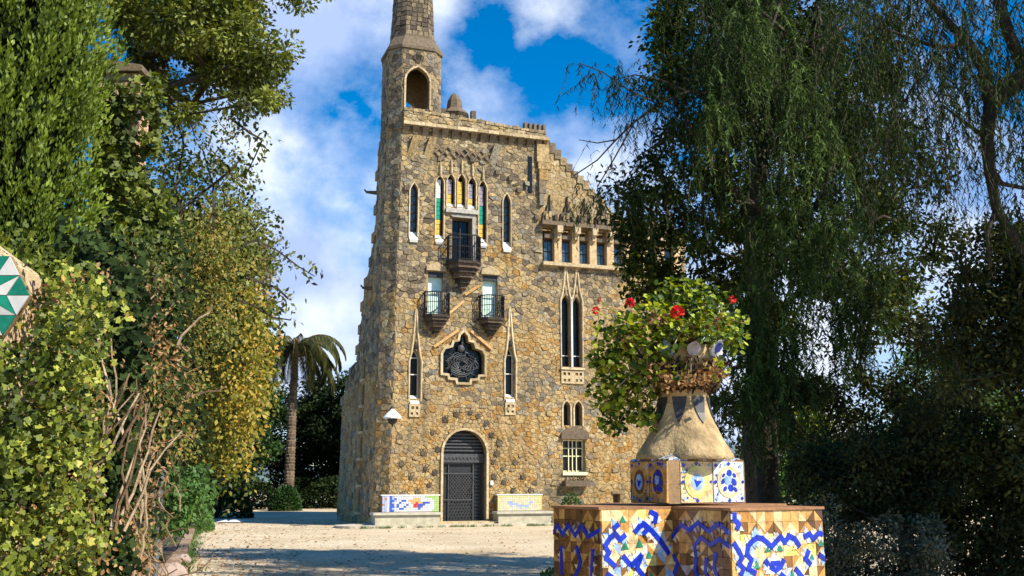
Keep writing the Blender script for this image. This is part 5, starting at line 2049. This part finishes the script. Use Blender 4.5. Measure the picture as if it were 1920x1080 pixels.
# metal post
q = MB()
c_ = at(296, 980, 15)
q.tube([(c_[0], 15, 0), (c_[0], 15, 1.86)], .045, 10)
q.lathe([(.05, 1.86), (.06, 1.88), (.03, 1.93)], 10, (c_[0], 15))
tag(q.build('metal_post', plain('galvanised_post', (.16, .17, .18), .45, .5, .2, 8), smooth=False), 'grey metal post standing in the bed by the drive', 'post')

# cypress
cyp = thing('cypress_tree', 'tall bright green cypress at the upper left corner', 'tree', (-5.2, 9.9, 0))
trunk_mesh([(0, 0, 0), (.05, 0, 3), (0, .05, 6), (0, 0, 9.4)], .2, .03, cyp)
ns, per = 3300, 40
zc = NR.uniform(.8, 9.8, ns)
an = NR.uniform(0, 2 * math.pi, ns)
rad = 1.22 * np.clip((10.3 - zc) / 4.6, .1, 1) ** .6 * (.80 + .16 * np.sin(an * 5 + zc * 1.3) * np.sin(zc * 2.1 + an * 2)) * NR.uniform(.68, 1.06, ns)
base = np.stack([rad * np.cos(an), rad * np.sin(an), zc], 1)
ax = norm(np.stack([np.cos(an) * .42, np.sin(an) * .42, np.ones(ns)], 1) + NR.normal(size=(ns, 3)) * .16)
t_ = NR.random((ns, per))
C = base[:, None, :] + ax[:, None, :] * (t_ * .42)[:, :, None] + NR.normal(size=(ns, per, 3)) * (.045 * (1.15 - t_))[:, :, None]
D = norm((np.repeat(ax, per, 0) + rdir(ns * per) * .5))
ct = np.repeat(NR.random(ns), per)
T = np.clip(.30 * ct + .35 * NR.random(ns * per) + .32 * t_.reshape(-1), 0, 1)
leaves('crown', C.reshape(-1, 3), D, rdir(ns * per), NR.uniform(.04, .085, ns * per), .026, T, L_CYP, cyp)
n_ = 22000
zi = NR.uniform(.6, 9.8, n_)
ai = NR.uniform(0, 6.283, n_)
ri = .98 * np.clip((10.3 - zi) / 4.6, .1, 1) ** .6 * NR.uniform(.45, .85, n_)
leaves('inner_sprays', np.stack([ri * np.cos(ai), ri * np.sin(ai), zi], 1), rdir(n_) + np.array([0, 0, 1.2]), rdir(n_), .16, .07, NR.random(n_) * .8, L_DRK, cyp)  # dark core leaves: the crown's inner shade put into their colour
lim = MB()
for k in range(160):
    i = NR.integers(ns)
    p = base[i]
    lim.tube([(0, 0, max(.3, p[2] - .7)), (p[0] * .5, p[1] * .5, p[2] - .35), tuple(p)], [.03, .02, .008], 4)
lim.build('limbs', BARK, cyp)
c2y = copy_tree(cyp)
c2y.location = (-6.75, 12.4, 0)
c2y.rotation_euler = (0, 0, 2.1)
c2y['label'] = 'second bright green cypress, behind the first and cut by the left edge'
for o_ in (cyp, c2y):
    o_['group'] = 'cypresses at the left edge'

# ivy over the wall and pier
def ivy(root, boxes, d0, d1, n_, mat, L, tint=(0, 1), shape='lobed', name='foliage', face=(.45, -.8, .35), clus=26, cr=.16, W=.95):
    ctr = region(max(4, n_ // clus), boxes, d0, d1)
    m_ = len(ctr)
    off = rdir(m_ * clus) * (NR.random((m_ * clus, 1)) ** .5) * cr
    C = np.repeat(ctr, clus, 0) + off
    ct = np.repeat(NR.random(m_), clus)
    T = np.clip(tint[0] + (tint[1] - tint[0]) * (.45 * ct + .55 * NR.random(m_ * clus)), 0, 1)
    Ls = NR.uniform(L[0], L[1], m_ * clus)
    D = norm(rdir(m_ * clus) * .9 + np.array([0, 0, -.7]) + off / cr * .3)
    return leaves(name, C, D, norm(rdir(m_ * clus) * .75 + np.array(face)), Ls, Ls * W, T, mat, root, shape)


iv = thing('ivy', 'lime green ivy with lobed leaves smothering the garden wall and gate pier', 'ivy')
ivy(iv, [(-80, 50, 640, 1160, 1.5), (40, 190, 560, 1140, 1.1), (60, 215, 480, 620, .8), (-60, 60, 425, 465, .4)], 6.6, 8.3, 11000, L_IVY, (.030, .052), (0, 1), face=(.3, -.6, .2))
ivy(iv, [(0, 215, 500, 1120, 1)], 7.0, 7.9, 700, L_DRY, (.035, .055), (0, 1), 'fold', 'dead_leaves', clus=7, cr=.1, W=.6)
ivy(iv, [(-60, 230, 560, 1140, 1), (100, 260, 430, 700, .7)], 8.1, 9.0, 8500, L_DRK, (.05, .08), (0, 1), name='inner_foliage')  # darker leaves behind, the shade of the gaps put into their colour
ivy(iv, [(195, 300, 250, 460, 1.2), (200, 320, 400, 560, .9), (200, 300, 150, 260, .75)], 10.7, 11.0, 2900, L_IVY, (.05, .085), (.05, .75), name='pillar_foliage', cr=.14)
ivy(iv, [(-60, 22, 650, 1150, 1)], 6.45, 6.85, 1500, L_IVY, (.030, .050), (0, .9), name='pier_foliage')
q = MB()
for k in range(34):
    px, py = rnd.uniform(30, 240), rnd.uniform(820, 1120)
    p = at(px, py, 7.9)
    pts = [p]
    dx, dz = rnd.uniform(-.05, .05), rnd.uniform(.12, .2)
    for j in range(rnd.randint(3, 7)):
        dx += rnd.uniform(-.05, .06)
        pts.append(pts[-1] + np.array([dx, rnd.uniform(-.05, .05), dz]))
    q.tube(pts, [.014 * (1 - .1 * j) for j in range(len(pts))], 5)
q.build('stems', STEM, iv)

# tangle of bare climbing stems
tg = thing('vine_tangle', 'tangle of dry brown climbing stems between ivy and creeper', 'vine')
q = MB()
for k in range(420):
    px, py = rnd.gauss(232, 46), rnd.uniform(520, 1140)
    D = rnd.uniform(9.6, 11.5)
    p = at(px, py, D)
    pts = [p]
    v = np.array([rnd.uniform(-.05, .04), rnd.uniform(-.08, .08), rnd.choice([-1, 1]) * rnd.uniform(.03, .12)])
    for j in range(rnd.randint(4, 7)):
        v = v * .8 + np.array([rnd.uniform(-.06, .055), rnd.uniform(-.05, .05), rnd.uniform(-.05, .06)])
        pts.append(pts[-1] + v)
    r_ = rnd.choice([.006, .008, .010, .014])
    q.tube(pts, [r_ * (1 - .07 * j) for j in range(len(pts))], 4, rnd.random() * .85)
for (x0, y0, x1, y1) in ((150, 1100, 130, 860), (215, 1110, 235, 820), (225, 1100, 180, 780), (245, 1100, 275, 830), (170, 1100, 215, 880), (190, 900, 240, 800), (262, 1120, 250, 900)):
    a, b_ = at(x0, y0, 9.0), at(x1, y1, 9.4)
    pts = [a + (b_ - a) * t_ + np.array([.07 * math.sin(t_ * 4 + x0) + rnd.uniform(-.012, .012), rnd.uniform(-.01, .01), 0]) for t_ in np.linspace(0, 1, 16)]
    q.tube(pts, [(.019 - .011 * i / 16) * rnd.uniform(.8, 1.25) for i in range(16)], 6, rnd.uniform(.6, .95))
    for k in (5, 9, 12):
        e_ = pts[k] + np.array([rnd.uniform(-.14, .14), rnd.uniform(-.05, .05), rnd.uniform(.05, .2)])
        q.tube([pts[k], (pts[k] + e_) / 2 + np.array([0, 0, .02]), e_], [.007, .005, .002], 4, .7)
q.build('stems', STEM, tg)
ivy(tg, [(130, 230, 860, 1100, .5), (190, 260, 950, 1100, .8), (150, 330, 500, 900, .25)], 9.3, 10.5, 2300, L_DRY, (.04, .07), (0, 1), 'fold', 'dry_leaves', cr=.2, clus=10, W=.5)
ivy(tg, [(180, 330, 420, 860, 1), (170, 275, 860, 1060, 1)], 10.6, 12.0, 8500, L_DRK, (.06, .1), (.1, 1), 'diamond', 'inner_foliage', cr=.3, W=.6)  # dark backing leaves that paint the shaded gaps between the stems
ivy(tg, [(180, 325, 440, 850, 1), (170, 270, 850, 1040, 1)], 9.3, 11.2, 2400, L_CRE, (.045, .075), (.1, .75), 'fold', cr=.22, W=.55)


# creeper thicket running back along the kerb
def thicket(name, label, boxes, d0, d1, n_, mat, L, tint, inner, cr=.3, clus=40, W=.6, nst=40, shape='diamond'):
    th_ = thing(name, label, 'climber')
    ivy(th_, boxes, d0, d1, n_, mat, L, tint, shape, 'foliage', cr=cr, clus=clus, W=W)
    ivy(th_, boxes, d1, d1 + 1.2, inner, L_DRK, (L[0] * 1.3, L[1] * 1.4), (0, 1), 'diamond', 'inner_foliage', cr=cr * 1.2, clus=clus, W=.7)  # dark layer behind the curtain, painting shade into its gaps
    q = MB()
    for k in range(nst):
        b_ = rnd.choice(boxes)
        D = rnd.uniform(d0, d1)
        p = at(rnd.uniform(b_[0], b_[1]), rnd.uniform(b_[2], min(800, b_[3])), D)
        pts = [p]
        if b_[2] > 780:
            continue
        v = np.array([rnd.uniform(-.04, .02), rnd.uniform(-.1, .1), rnd.uniform(-.10, .12)])
        for j in range(8):
            v = v * .85 + np.array([rnd.uniform(-.03, .02), rnd.uniform(-.08, .08), rnd.uniform(-.04, .03)])
            pts.append(pts[-1] + v)
        q.tube(pts, [.014 - .0013 * j for j in range(9)], 4, rnd.random() * .4)
    q.build('stems', STEM, th_)
    return th_


thicket('creeper', 'green and brown creeper hanging in a dense curtain beside the bare stems', [(270, 430, 440, 640, 1), (270, 370, 640, 850, 1), (200, 270, 850, 960, .6), (230, 330, 380, 520, 1), (300, 480, 400, 520, .6)], 14, 16.5, 13500, L_CRE, (.045, .085), (.12, 1), 12000, cr=.26, clus=22)
thicket('creeper', 'golden yellow and orange autumn creeper overhanging the left side of the drive', [(390, 485, 500, 640, 1), (370, 475, 620, 800, 1.3), (340, 460, 790, 870, .9), (400, 440, 860, 930, .4), (440, 495, 560, 760, .9)], 20, 23, 12500, L_YEL, (.08, .13), (.0, 1), 3800, cr=.5, clus=26)
thicket('creeper', 'loose green creeper climbing above the yellow one against the sky', [(300, 500, 400, 520, 1.1), (290, 470, 300, 420, .55), (480, 530, 440, 520, .4), (290, 440, 220, 330, .3)], 16, 18, 7600, L_CRE, (.055, .095), (.15, .78), 300, cr=.3, clus=24, nst=60)
thicket('hedge_climber', 'fresh green leafy shrub low beside the kerb and metal post', [(305, 385, 880, 955, 1), (270, 345, 930, 990, .8), (240, 330, 840, 940, .6)], 17.5, 19.5, 3800, L_BUS, (.08, .12), (.1, .9), 1500, cr=.25)

# loose branch reaching out against the sky
br = thing('overhanging_branch', 'thin leafy branch reaching right against the clouds above the palm', 'branch')
q = MB()
CC = []
for path in ([(430, 470), (480, 450), (520, 470), (560, 500), (590, 518)], [(440, 560), (480, 575), (510, 595), (545, 600)], [(420, 380), (455, 400), (480, 430)], [(430, 220), (470, 250), (492, 262), (475, 300), (455, 340)],
             [(340, 420), (330, 350), (345, 270), (330, 220)], [(400, 430), (400, 350), (380, 280)], [(460, 520), (520, 540), (540, 560)], [(330, 400), (420, 330), (450, 300)]):
    P_ = [at(x, y, 13.5 + .3 * i) for i, (x, y) in enumerate(path)]
    q.tube(P_, [.02 - .003 * i for i in range(len(P_))], 4, .2)
    for i in range(len(P_) - 1):
        for k in range(26):
            CC.append(P_[i] + (P_[i + 1] - P_[i]) * rnd.random() + NR.normal(size=3) * .10)
q.build('twigs', BARK, br)
CC = np.array(CC)
n_ = len(CC)
leaves('foliage', CC, norm(rdir(n_) + np.array([0, 0, -.8])), norm(rdir(n_) + np.array([.2, -.3, .6])), NR.uniform(.08, .13, n_), .05, NR.uniform(.1, .8, n_), L_CAR, br, 'diamond')

# broadleaf tree above the pillar
car = thing('carob_tree', 'dense broadleaved tree leaning over the brick pillar at top left', 'tree', (0, 0, 0))
cp = region(165, [(215, 330, -60, 60, 1.3), (230, 330, 60, 190, 1.0), (330, 480, -60, 150, 1), (380, 500, 120, 200, .9), (440, 525, 60, 130, .8), (480, 600, -70, 5, .6), (300, 420, 130, 230, .45), (500, 535, 130, 190, .45), (560, 640, -80, -25, .4), (455, 505, 225, 265, .2)], 13, 16)
broad_tree(car, [(-6.6, 15.2, 0), (-6.4, 15.1, 2.5), (-6.0, 14.9, 4.6), (-5.6, 14.7, 6.2)], .24, .13, cp, 'crown', L_CAR, 230, (.06, .10), .55, .33, droop=.3)

# low clipped hedge and the far end of the drive
def hedge(root, c_, r_, n_, mat, L, tint=(0, 1)):
    p = in_ell(n_, (0, 0, 0), (1, 1, 1), .7)
    p[:, 2] = np.abs(p[:, 2])
    nrm_ = norm(p)
    C = np.array(c_) + p * np.array(r_)
    leaves('foliage', C, norm(nrm_ + rdir(n_) * .7), norm(nrm_ + rdir(n_) * .6), NR.uniform(L[0], L[1], n_), L[1] * .5, NR.uniform(tint[0], tint[1], n_), mat, root)
    q = MB()
    for k in range(14):
        d = rdir(1)[0]
        q.tube([(c_[0], c_[1], 0), (c_[0] + d[0] * r_[0] * .4, c_[1] + d[1] * r_[1] * .4, r_[2] * .5), (c_[0] + d[0] * r_[0] * .8, c_[1] + d[1] * r_[1] * .8, c_[2] + abs(d[2]) * r_[2] * .8)], [.03, .02, .008], 4)
    q.build('stems', BARK, root)


hd = thing('hedge', 'bright green clipped hedge at the far left of the drive', 'hedge')
hedge(hd, (-10.6, 34.5, 0), (.85, 1.6, 1.15), 6500, L_BUS, (.06, .1), (.3, 1))
hd = thing('shrub', 'rounded dark shrub at the foot of the palm', 'shrub')
hedge(hd, (-12.5, 58.6, 0), (.85, .8, 1.35), 4200, L_BUS, (.10, .18), (0, .35))
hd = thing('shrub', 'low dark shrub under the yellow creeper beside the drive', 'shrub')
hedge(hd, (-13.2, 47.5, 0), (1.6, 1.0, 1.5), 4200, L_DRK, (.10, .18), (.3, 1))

# palm
palm = thing('palm_tree', 'palm with a slim trunk and long drooping fronds behind the drive', 'palm', (-12.65, 60, 0))
q = MB()
for k in range(46):
    z = k * .195
    x = .10 * (z / 9) ** 2
    q.lathe([(.30 - .004 * k * .6, z), (.335 - .004 * k * .6, z + .15), (.29 - .004 * k * .6, z + .196)], 9, (x, 0), rnd.random(), rnd.random())
q.build('trunk', BARKP, palm)
q = MB()
q.lathe([(.2, 8.7), (.42, 9.0), (.40, 9.4), (.15, 9.8)], 10, (.1, 0), .9)
q.build('crownshaft', BARKP, palm)
fr = []
for k in range(46):
    a = k * 2.399 + .3
    el = .95 - 1.35 * (k / 46)
    L = rnd.uniform(3.4, 4.4)
    if math.cos(a) < 0:
        L *= .92
    pts, p = [], np.array([.1 + .2 * math.cos(a), .2 * math.sin(a), 9.3])
    e = el
    for j in range(12):
        pts.append(p.copy())
        p = p + np.array([math.cos(a) * math.cos(e), math.sin(a) * math.cos(e), math.sin(e)]) * L / 12
        e -= .23 if el > 0 else .12
    fr.append(pts)
for pts in fr:
    q = MB()
    q.tube(pts, [.035 - .0025 * j for j in range(12)], 4, .3)
    f_ = q.build('frond', BARKP, palm)
    C, D, Ns, Ls = [], [], [], []
    for j in range(1, 11):
        d = pts[j + 1] - pts[j] if j < 11 else pts[j] - pts[j - 1]
        sd_ = np.cross(d, [0, 0, 1])
        sd_ /= np.linalg.norm(sd_) + 1e-6
        for k in range(5):
            b_ = pts[j] + d * k / 5
            for s_ in (-1, 1):
                C.append(b_)
                D.append(sd_ * s_ * .8 + d / np.linalg.norm(d) * .5 + np.array([0, 0, -.75]))
                Ns.append(np.array([0, 0, 1]) + sd_ * s_ * .3)
                Ls.append(.62 * math.sin(.35 + j / 12 * 2.5) * rnd.uniform(.8, 1.1))
    C = np.array(C)
    leaves('leaflets', C, np.array(D), np.array(Ns), np.array(Ls), .075, NR.uniform(.1, .8, len(C)), L_OLV, f_, 'blade')

# trees closing the end of the drive
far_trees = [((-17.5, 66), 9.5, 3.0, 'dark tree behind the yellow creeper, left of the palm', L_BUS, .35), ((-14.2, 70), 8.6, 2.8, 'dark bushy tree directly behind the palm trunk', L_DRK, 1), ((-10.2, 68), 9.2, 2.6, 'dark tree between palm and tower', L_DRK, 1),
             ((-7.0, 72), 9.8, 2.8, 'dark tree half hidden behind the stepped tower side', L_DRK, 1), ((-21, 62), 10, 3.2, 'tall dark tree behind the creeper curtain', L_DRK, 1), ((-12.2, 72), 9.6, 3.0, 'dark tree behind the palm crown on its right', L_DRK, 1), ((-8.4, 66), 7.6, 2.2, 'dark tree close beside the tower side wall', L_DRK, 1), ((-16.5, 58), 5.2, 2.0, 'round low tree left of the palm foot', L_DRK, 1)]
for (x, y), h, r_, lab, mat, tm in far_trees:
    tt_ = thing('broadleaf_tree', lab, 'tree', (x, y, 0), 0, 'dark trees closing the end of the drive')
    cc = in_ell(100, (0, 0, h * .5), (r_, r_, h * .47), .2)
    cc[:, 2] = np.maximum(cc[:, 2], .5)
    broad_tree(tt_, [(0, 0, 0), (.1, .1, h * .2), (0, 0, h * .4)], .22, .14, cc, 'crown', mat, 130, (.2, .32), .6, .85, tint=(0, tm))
    cc = region(1, [(500, 600, 850, 900, 1)], 60, 61)
for x, y, r_ in ((-19, 56, 2.4), (-15.4, 62.5, 1.9), (-10.6, 64, 2.3), (-12.8, 66, 2.2), (-8.2, 63, 1.9)):
    hd = thing('undergrowth_shrub', {-10.6: 'dark shrub right of the palm foot in front of the far trees', -12.8: 'dark shrub directly behind the foot of the palm', -19: 'dark spreading shrub at the far left end of the drive', -15.4: 'dark shrub left of the palm foot', -8.2: 'dark shrub between palm and tower side'}[x], 'shrub')
    hedge(hd, (x, y, 0), (r_, 1.3, r_ * .8), 3600, L_DRK, (.14, .24), (0, 1))

# ================================================================== RIGHT SIDE
oak = thing('evergreen_oak', 'large dark evergreen tree behind the planter, its crown overlapping the right wing', 'tree', (0, 0, 0))
OB = [(1215, 1330, 20, 190, .75), (1250, 1420, -60, 60, 1.3), (1330, 1600, -80, 260, .9), (1190, 1330, 230, 350, .55), (1180, 1330, 350, 560, .95), (1130, 1210, 480, 530, .5), (1300, 1480, 230, 600, .8), (1480, 1700, 240, 560, .6),
      (1620, 1770, 300, 600, .5), (1320, 1600, 560, 700, .45), (1600, 1700, 560, 640, .15), (1160, 1240, 340, 420, .4), (1580, 1720, -60, 240, .4)]
broad_tree(oak, [(4.5, 19, 0), (4.45, 19, 2.2), (4.6, 18.9, 4.2), (4.7, 19.1, 6.0)], .34, .2, region(250, OB, 17.5, 20), 'crown', L_OAK, 230, (.085, .14), .55, .46, droop=.35)

pep = thing('pepper_tree', 'weeping pepper tree with a stout furrowed trunk just right of the planter', 'tree', (0, 0, 0))
PB = [(1340, 1500, 560, 700, .55), (1290, 1480, -80, 120, 1), (1330, 1620, 0, 280, 1), (1300, 1600, 250, 420, .9), (1480, 1740, 180, 420, .7), (1400, 1580, 400, 560, .7), (1230, 1330, 120, 220, .35), (1590, 1720, 420, 560, .5)]
st_ = region(104, PB, 14.8, 17.5)
tp = [(4.02, 16.6, 0), (4.0, 16.6, 1.6), (4.08, 16.6, 3.2), (3.9, 16.5, 5.2), (4.1, 16.5, 7.0)]
trunk_mesh(tp, .21, .13, pep, n=16, flare=1.8)
nodes, par, rad_, nt_ = branch_net(tp, .15, [tuple(p) for p in st_])
tubes_mesh('limbs', nodes, par, rad_, nt_, BARK, pep)
S = np.repeat(st_, 14, 0) + NR.normal(size=(len(st_) * 14, 3)) * .27
od = rdir(len(S))
od[:, 2] = 0
strands(pep, S, norm(od), NR.uniform(.3, 1.15, len(S)), L_PEP, 44, (.055, .10), .26, (0, .72), spread=1.0)
# heavy hanging swags down the front of the crown, their highlights put into a brighter leaf tint
S = np.concatenate([at(x, y, 14.4)[None] + NR.normal(size=(26, 3)) * np.array([.12, .25, .22]) for x, y in ((1430, 60), (1500, 150), (1480, 330), (1530, 260), (1440, 420), (1560, 420), (1500, 480), (1400, 560), (1420, 640), (1480, 640), (1580, 560), (1350, 200), (1620, 560), (1390, 40), (1425, 600), (1450, 680), (1400, 700))])
od = rdir(len(S))
od[:, 2] = 0
strands(pep, S, norm(od), NR.uniform(.5, 1.6, len(S)), L_PEP, 60, (.06, .11), .22, (.3, 1), name='hanging_shoots', spread=.9)

# long thin bough reaching left across the sky
q = MB()
boughs = [[(1360, 178), (1290, 172), (1235, 195), (1190, 228), (1155, 262), (1120, 268), (1085, 262)], [(1235, 195), (1180, 170), (1130, 135), (1085, 118)], [(1190, 228), (1150, 300), (1120, 350)], [(1155, 262), (1120, 300), (1075, 330)],
          [(1290, 172), (1240, 150), (1190, 140), (1150, 150)], [(1300, 250), (1250, 260), (1200, 290), (1180, 330)]]
S = []
for bi, path in enumerate(boughs):
    P_ = [at(x, y, 15.2) for x, y in path]
    q.tube(P_, [.03 - .004 * i if bi == 0 else .014 - .002 * i for i in range(len(P_))], 5, .1)
    if bi in (1, 4):
        for i in range(len(P_) - 1):
            for k in range(10):
                S.append(P_[i] + (P_[i + 1] - P_[i]) * rnd.random() + NR.normal(size=3) * .1)
    elif bi in (0,):
        for i in range(3):
            for k in range(12):
                S.append(P_[i] + (P_[i + 1] - P_[i]) * rnd.random() + NR.normal(size=3) * .06)
q.build('bough', BARK, pep)
S = np.array(S)
od = rdir(len(S))
od[:, 2] = 0
strands(pep, S, norm(od), NR.uniform(.25, .95, len(S)), L_PEP, 24, (.07, .12), .16, (0, .6), name='bough_shoots')
S = np.array([at(x, y, 15.3) + NR.normal(size=3) * .08 for x, y in [(1250, 200), (1215, 225), (1190, 235), (1160, 265), (1130, 275), (1100, 268), (1200, 215), (1230, 215), (1170, 250), (1270, 190), (1185, 290), (1150, 300), (1240, 260), (1090, 320)] for _ in range(2)])
od = rdir(len(S))
od[:, 2] = 0
strands(pep, S, norm(od), NR.uniform(.6, 1.3, len(S)), L_PEP, 9, (.06, .10), .16, (0, .4), name='bare_shoots')
for o_ in pep.children:
    if o_.name.startswith('bare_shoots'):
        o_['kind'] = 'stuff'
# hanging shoots in front of the wing merlons
S = np.array([at(rnd.uniform(1060, 1240), rnd.uniform(335, 400), 15.5) for _ in range(60)])
S[:, 2] += .0
od = rdir(len(S))
od[:, 2] = 0
strands(pep, S, norm(od), NR.uniform(.2, .65, len(S)), L_PEP, 16, (.06, .11), .17, (.1, .9), name='tip_shoots')

pb = thing('pepper_tree', 'weeping pepper tree at the right edge with a dark forked limb against the sky', 'tree', (0, 0, 0))
limbp = [[(2350, 1400), (2250, 700), (2100, 320), (2010, 180), (1925, 140), (1880, 170), (1858, 195)], [(1858, 195), (1845, 130), (1815, 80), (1780, 45), (1740, 0)], [(1858, 195), (1850, 260), (1856, 320), (1868, 390), (1905, 450), (1960, 520)],
         [(1856, 320), (1880, 345), (1930, 355), (1990, 350)], [(1868, 390), (1850, 440), (1858, 500)], [(1815, 80), (1760, 90), (1700, 70), (1650, 50)], [(1925, 140), (1890, 60), (1860, -40), (1800, -120)], [(1760, 90), (1720, 150), (1690, 200)], [(1850, 260), (1810, 230), (1770, 200)]]
LR_ = [(.22, .085), (.075, .03), (.075, .035), (.03, .015), (.03, .012), (.028, .012), (.07, .04), (.02, .01), (.025, .01)]
for bi, path in enumerate(limbp):
    q = MB()
    P_ = [at(x, y, 10.2) for x, y in path]
    if bi == 0:
        P_[0][2] = -.05
        P_[0][0] = P_[1][0] + .1
    m_ = len(P_)
    q.tube(P_, [LR_[bi][0] + (LR_[bi][1] - LR_[bi][0]) * i / (m_ - 1) for i in range(m_)], 9, .1)
    q.build('trunk' if bi == 0 else 'limb', BARK, pb, smooth=True)
S = region(500, [(1600, 1960, -140, -20, 1.2), (1560, 1800, -60, 120, .7), (1740, 1960, 0, 160, .8), (1680, 1960, 100, 260, .4), (1880, 1980, 250, 420, .7), (1600, 1720, 100, 260, .3)], 9.2, 11)
od = rdir(len(S))
od[:, 2] = 0
strands(pb, S, norm(od), NR.uniform(.4, 1.3, len(S)), L_PEP, 34, (.05, .09), .2, (0, .6), name='crown')
S = region(110, [(1640, 1860, 80, 330, 1)], 9.6, 11)
od = rdir(len(S))
od[:, 2] = 0
strands(pb, S, norm(od), NR.uniform(.5, 1.1, len(S)), L_PEP, 22, (.05, .09), .15, (0, .5), name='thin_shoots')

# dark shrubs and bushy trees filling the right
rt = thing('bushy_tree', 'dark leafy tree at the right edge below the forked limb', 'tree', (0, 0, 0))
broad_tree(rt, [(6.0, 11.8, 0), (6.0, 11.8, 1.2), (5.9, 11.7, 2.4)], .15, .09, region(150, [(1800, 1960, 430, 720, 1), (1760, 1830, 560, 720, .4), (1860, 1980, 400, 500, .8), (1900, 2050, 400, 900, .8)], 11, 12.6), 'crown', L_OLV, 230, (.05, .085), .55, .34, tint=(0, .9))
rt = thing('bushy_tree', 'airy dark bush with sky showing through between the pepper trunk and the right edge', 'tree', (0, 0, 0))
broad_tree(rt, [(5.6, 15.2, 0), (5.6, 15.2, .9), (5.7, 15.1, 1.6)], .13, .08, region(115, [(1500, 1640, 640, 790, .4), (1640, 1780, 700, 800, .6), (1560, 1660, 560, 640, .3), (1780, 1900, 660, 760, .5), (1500, 1800, 820, 900, 1.0), (1700, 1760, 600, 680, .2), (1340, 1400, 700, 800, .35)], 14, 16.5), 'crown', L_OLV, 190, (.06, .10), .55, .36, tint=(0, .85))
rt = thing('shrub_bank', 'dense dark olive shrub bank at the lower right behind the planter', 'shrub', (0, 0, 0))
broad_tree(rt, [(4.4, 12.0, 0), (4.4, 12.0, .3), (4.5, 12.0, .6)], .09, .06, region(260, [(1500, 1960, 830, 980, 1), (1660, 1960, 770, 860, .6), (1760, 1960, 960, 1150, 1.0), (1560, 1800, 920, 990, .5), (1680, 1780, 980, 1100, .3)], 11.6, 13.6), 'crown', L_OLV, 240, (.045, .08), .55, .28, tint=(0, .8))
rt = thing('grey_shrub', 'grey leaved ground shrub just right of the tiled base', 'shrub', (0, 0, 0))
broad_tree(rt, [(3.6, 11.6, 0), (3.6, 11.6, .1), (3.62, 11.6, .2)], .05, .04, region(90, [(1535, 1760, 975, 1140, 1), (1540, 1620, 955, 985, .4)], 10.6, 12.2), 'crown', L_GRY, 240, (.03, .06), .5, .22, tint=(0, 1))
hd = thing('shrub', 'small yellow green shrub beside the foot of the pepper trunk', 'shrub')
hedge(hd, (6.4, 24, 0), (.7, .6, 2.2), 2600, L_BUS, (.08, .13), (.5, 1))
hd = thing('shrub', 'small green shrub against the tower foot under the window box', 'shrub')
c_ = at(1090, 960, 34)
hedge(hd, (c_[0], 39.6, 0), (.5, .4, 1.15), 1500, L_BUS, (.06, .1), (0, .6))
hd = thing('weed_clump', 'small green weeds growing at the foot of the tiled base on its left', 'weeds')
hedge(hd, (.62, 15.5, 0), (.3, .3, .35), 500, L_BUS, (.05, .08), (.2, 1))

# a row of garden trees beyond the right edge; they throw the shade on the shrubs and the near gravel
for i, (x, y, h, lab) in enumerate([(10.8, 8.6, 13, 'tall garden tree standing outside the view to the right, nearest the camera'), (15.0, 10.5, 12, 'tall garden tree outside the view to the right, behind the first')]):
    tt_ = thing('shade_tree', lab, 'tree', (x, y, 0))
    cc = in_ell(62, (0, 0, h * .68), (2.6, 2.6, h * .3), .2)
    broad_tree(tt_, [(0, 0, 0), (.1, .1, h * .25), (0, 0, h * .5)], .25, .15, cc, 'crown', L_OAK, 110, (.22, .34), .6, .62)

# dry leaves blown over the forecourt
FP, n_ = fallen
o = leaves('fallen_leaves', FP, rdir(n_) * np.array([1, 1, .15]), rdir(n_) * .35 + np.array([0, 0, 1]), NR.uniform(.05, .10, n_), .045, NR.random(n_), L_DRY, None, 'fold')
o['kind'] = 'stuff'
tag(o, 'dry brown leaves blown along the edge of the gravel drive', 'leaves')

# weeds and grass along the foot of the walls and the kerb
PTS = []
for k in range(150):
    u_ = NR.uniform(-4.2, 9)
    a_ = AX
    v_ = -1.25 if u_ < 3.9 else -.12
    PTS.append((P0[0] + u_ * math.cos(a_) - v_ * math.sin(a_) + NR.normal() * .05, P0[1] + u_ * math.sin(a_) + v_ * math.cos(a_) + NR.normal() * .05, 0))
for k in range(260):
    i = NR.integers(len(kp) - 1)
    f_ = NR.random()
    PTS.append((kp[i][0] + (kp[i + 1][0] - kp[i][0]) * f_ + abs(NR.normal()) * .12 + .1, kp[i][1] + (kp[i + 1][1] - kp[i][1]) * f_, 0))
PTS = np.array(PTS)
nb_ = 16
C = np.repeat(PTS, nb_, 0) + NR.normal(size=(len(PTS) * nb_, 3)) * np.array([.06, .06, 0])
n_ = len(C)
o = leaves('grass', C, rdir(n_) * .6 + np.array([0, 0, 1.1]), rdir(n_), NR.uniform(.04, .13, n_), .014, NR.random(n_), L_BUS, None, 'blade')
o['kind'] = 'stuff'
tag(o, 'thin tufts of green weeds along the kerb and the foot of the tower', 'grass')

# a few more garden trees beyond the right wing, glimpsed between the trunks
for i, (x, y, h, lab) in enumerate([(12.5, 50, 7.5, 'garden tree beyond the right end of the wing, glimpsed past the planter neck'), (19, 46, 8.5, 'garden tree far behind the pepper trunk'), (26, 52, 9, 'garden tree far behind the airy bush'), (17, 60, 8, 'farthest garden tree behind the pepper trunk')]):
    tt_ = thing('broadleaf_tree', lab, 'tree', (x, y, 0), 0, 'garden trees beyond the wing')
    cc = in_ell(60, (0, 0, h * .5), (2.8, 2.8, h * .45), .2)
    cc[:, 2] = np.maximum(cc[:, 2], .5)
    broad_tree(tt_, [(0, 0, 0), (.1, .1, h * .2), (0, 0, h * .4)], .22, .14, cc, 'crown', L_BUS if i == 1 else L_OAK, 120, (.18, .3), .6, .8)
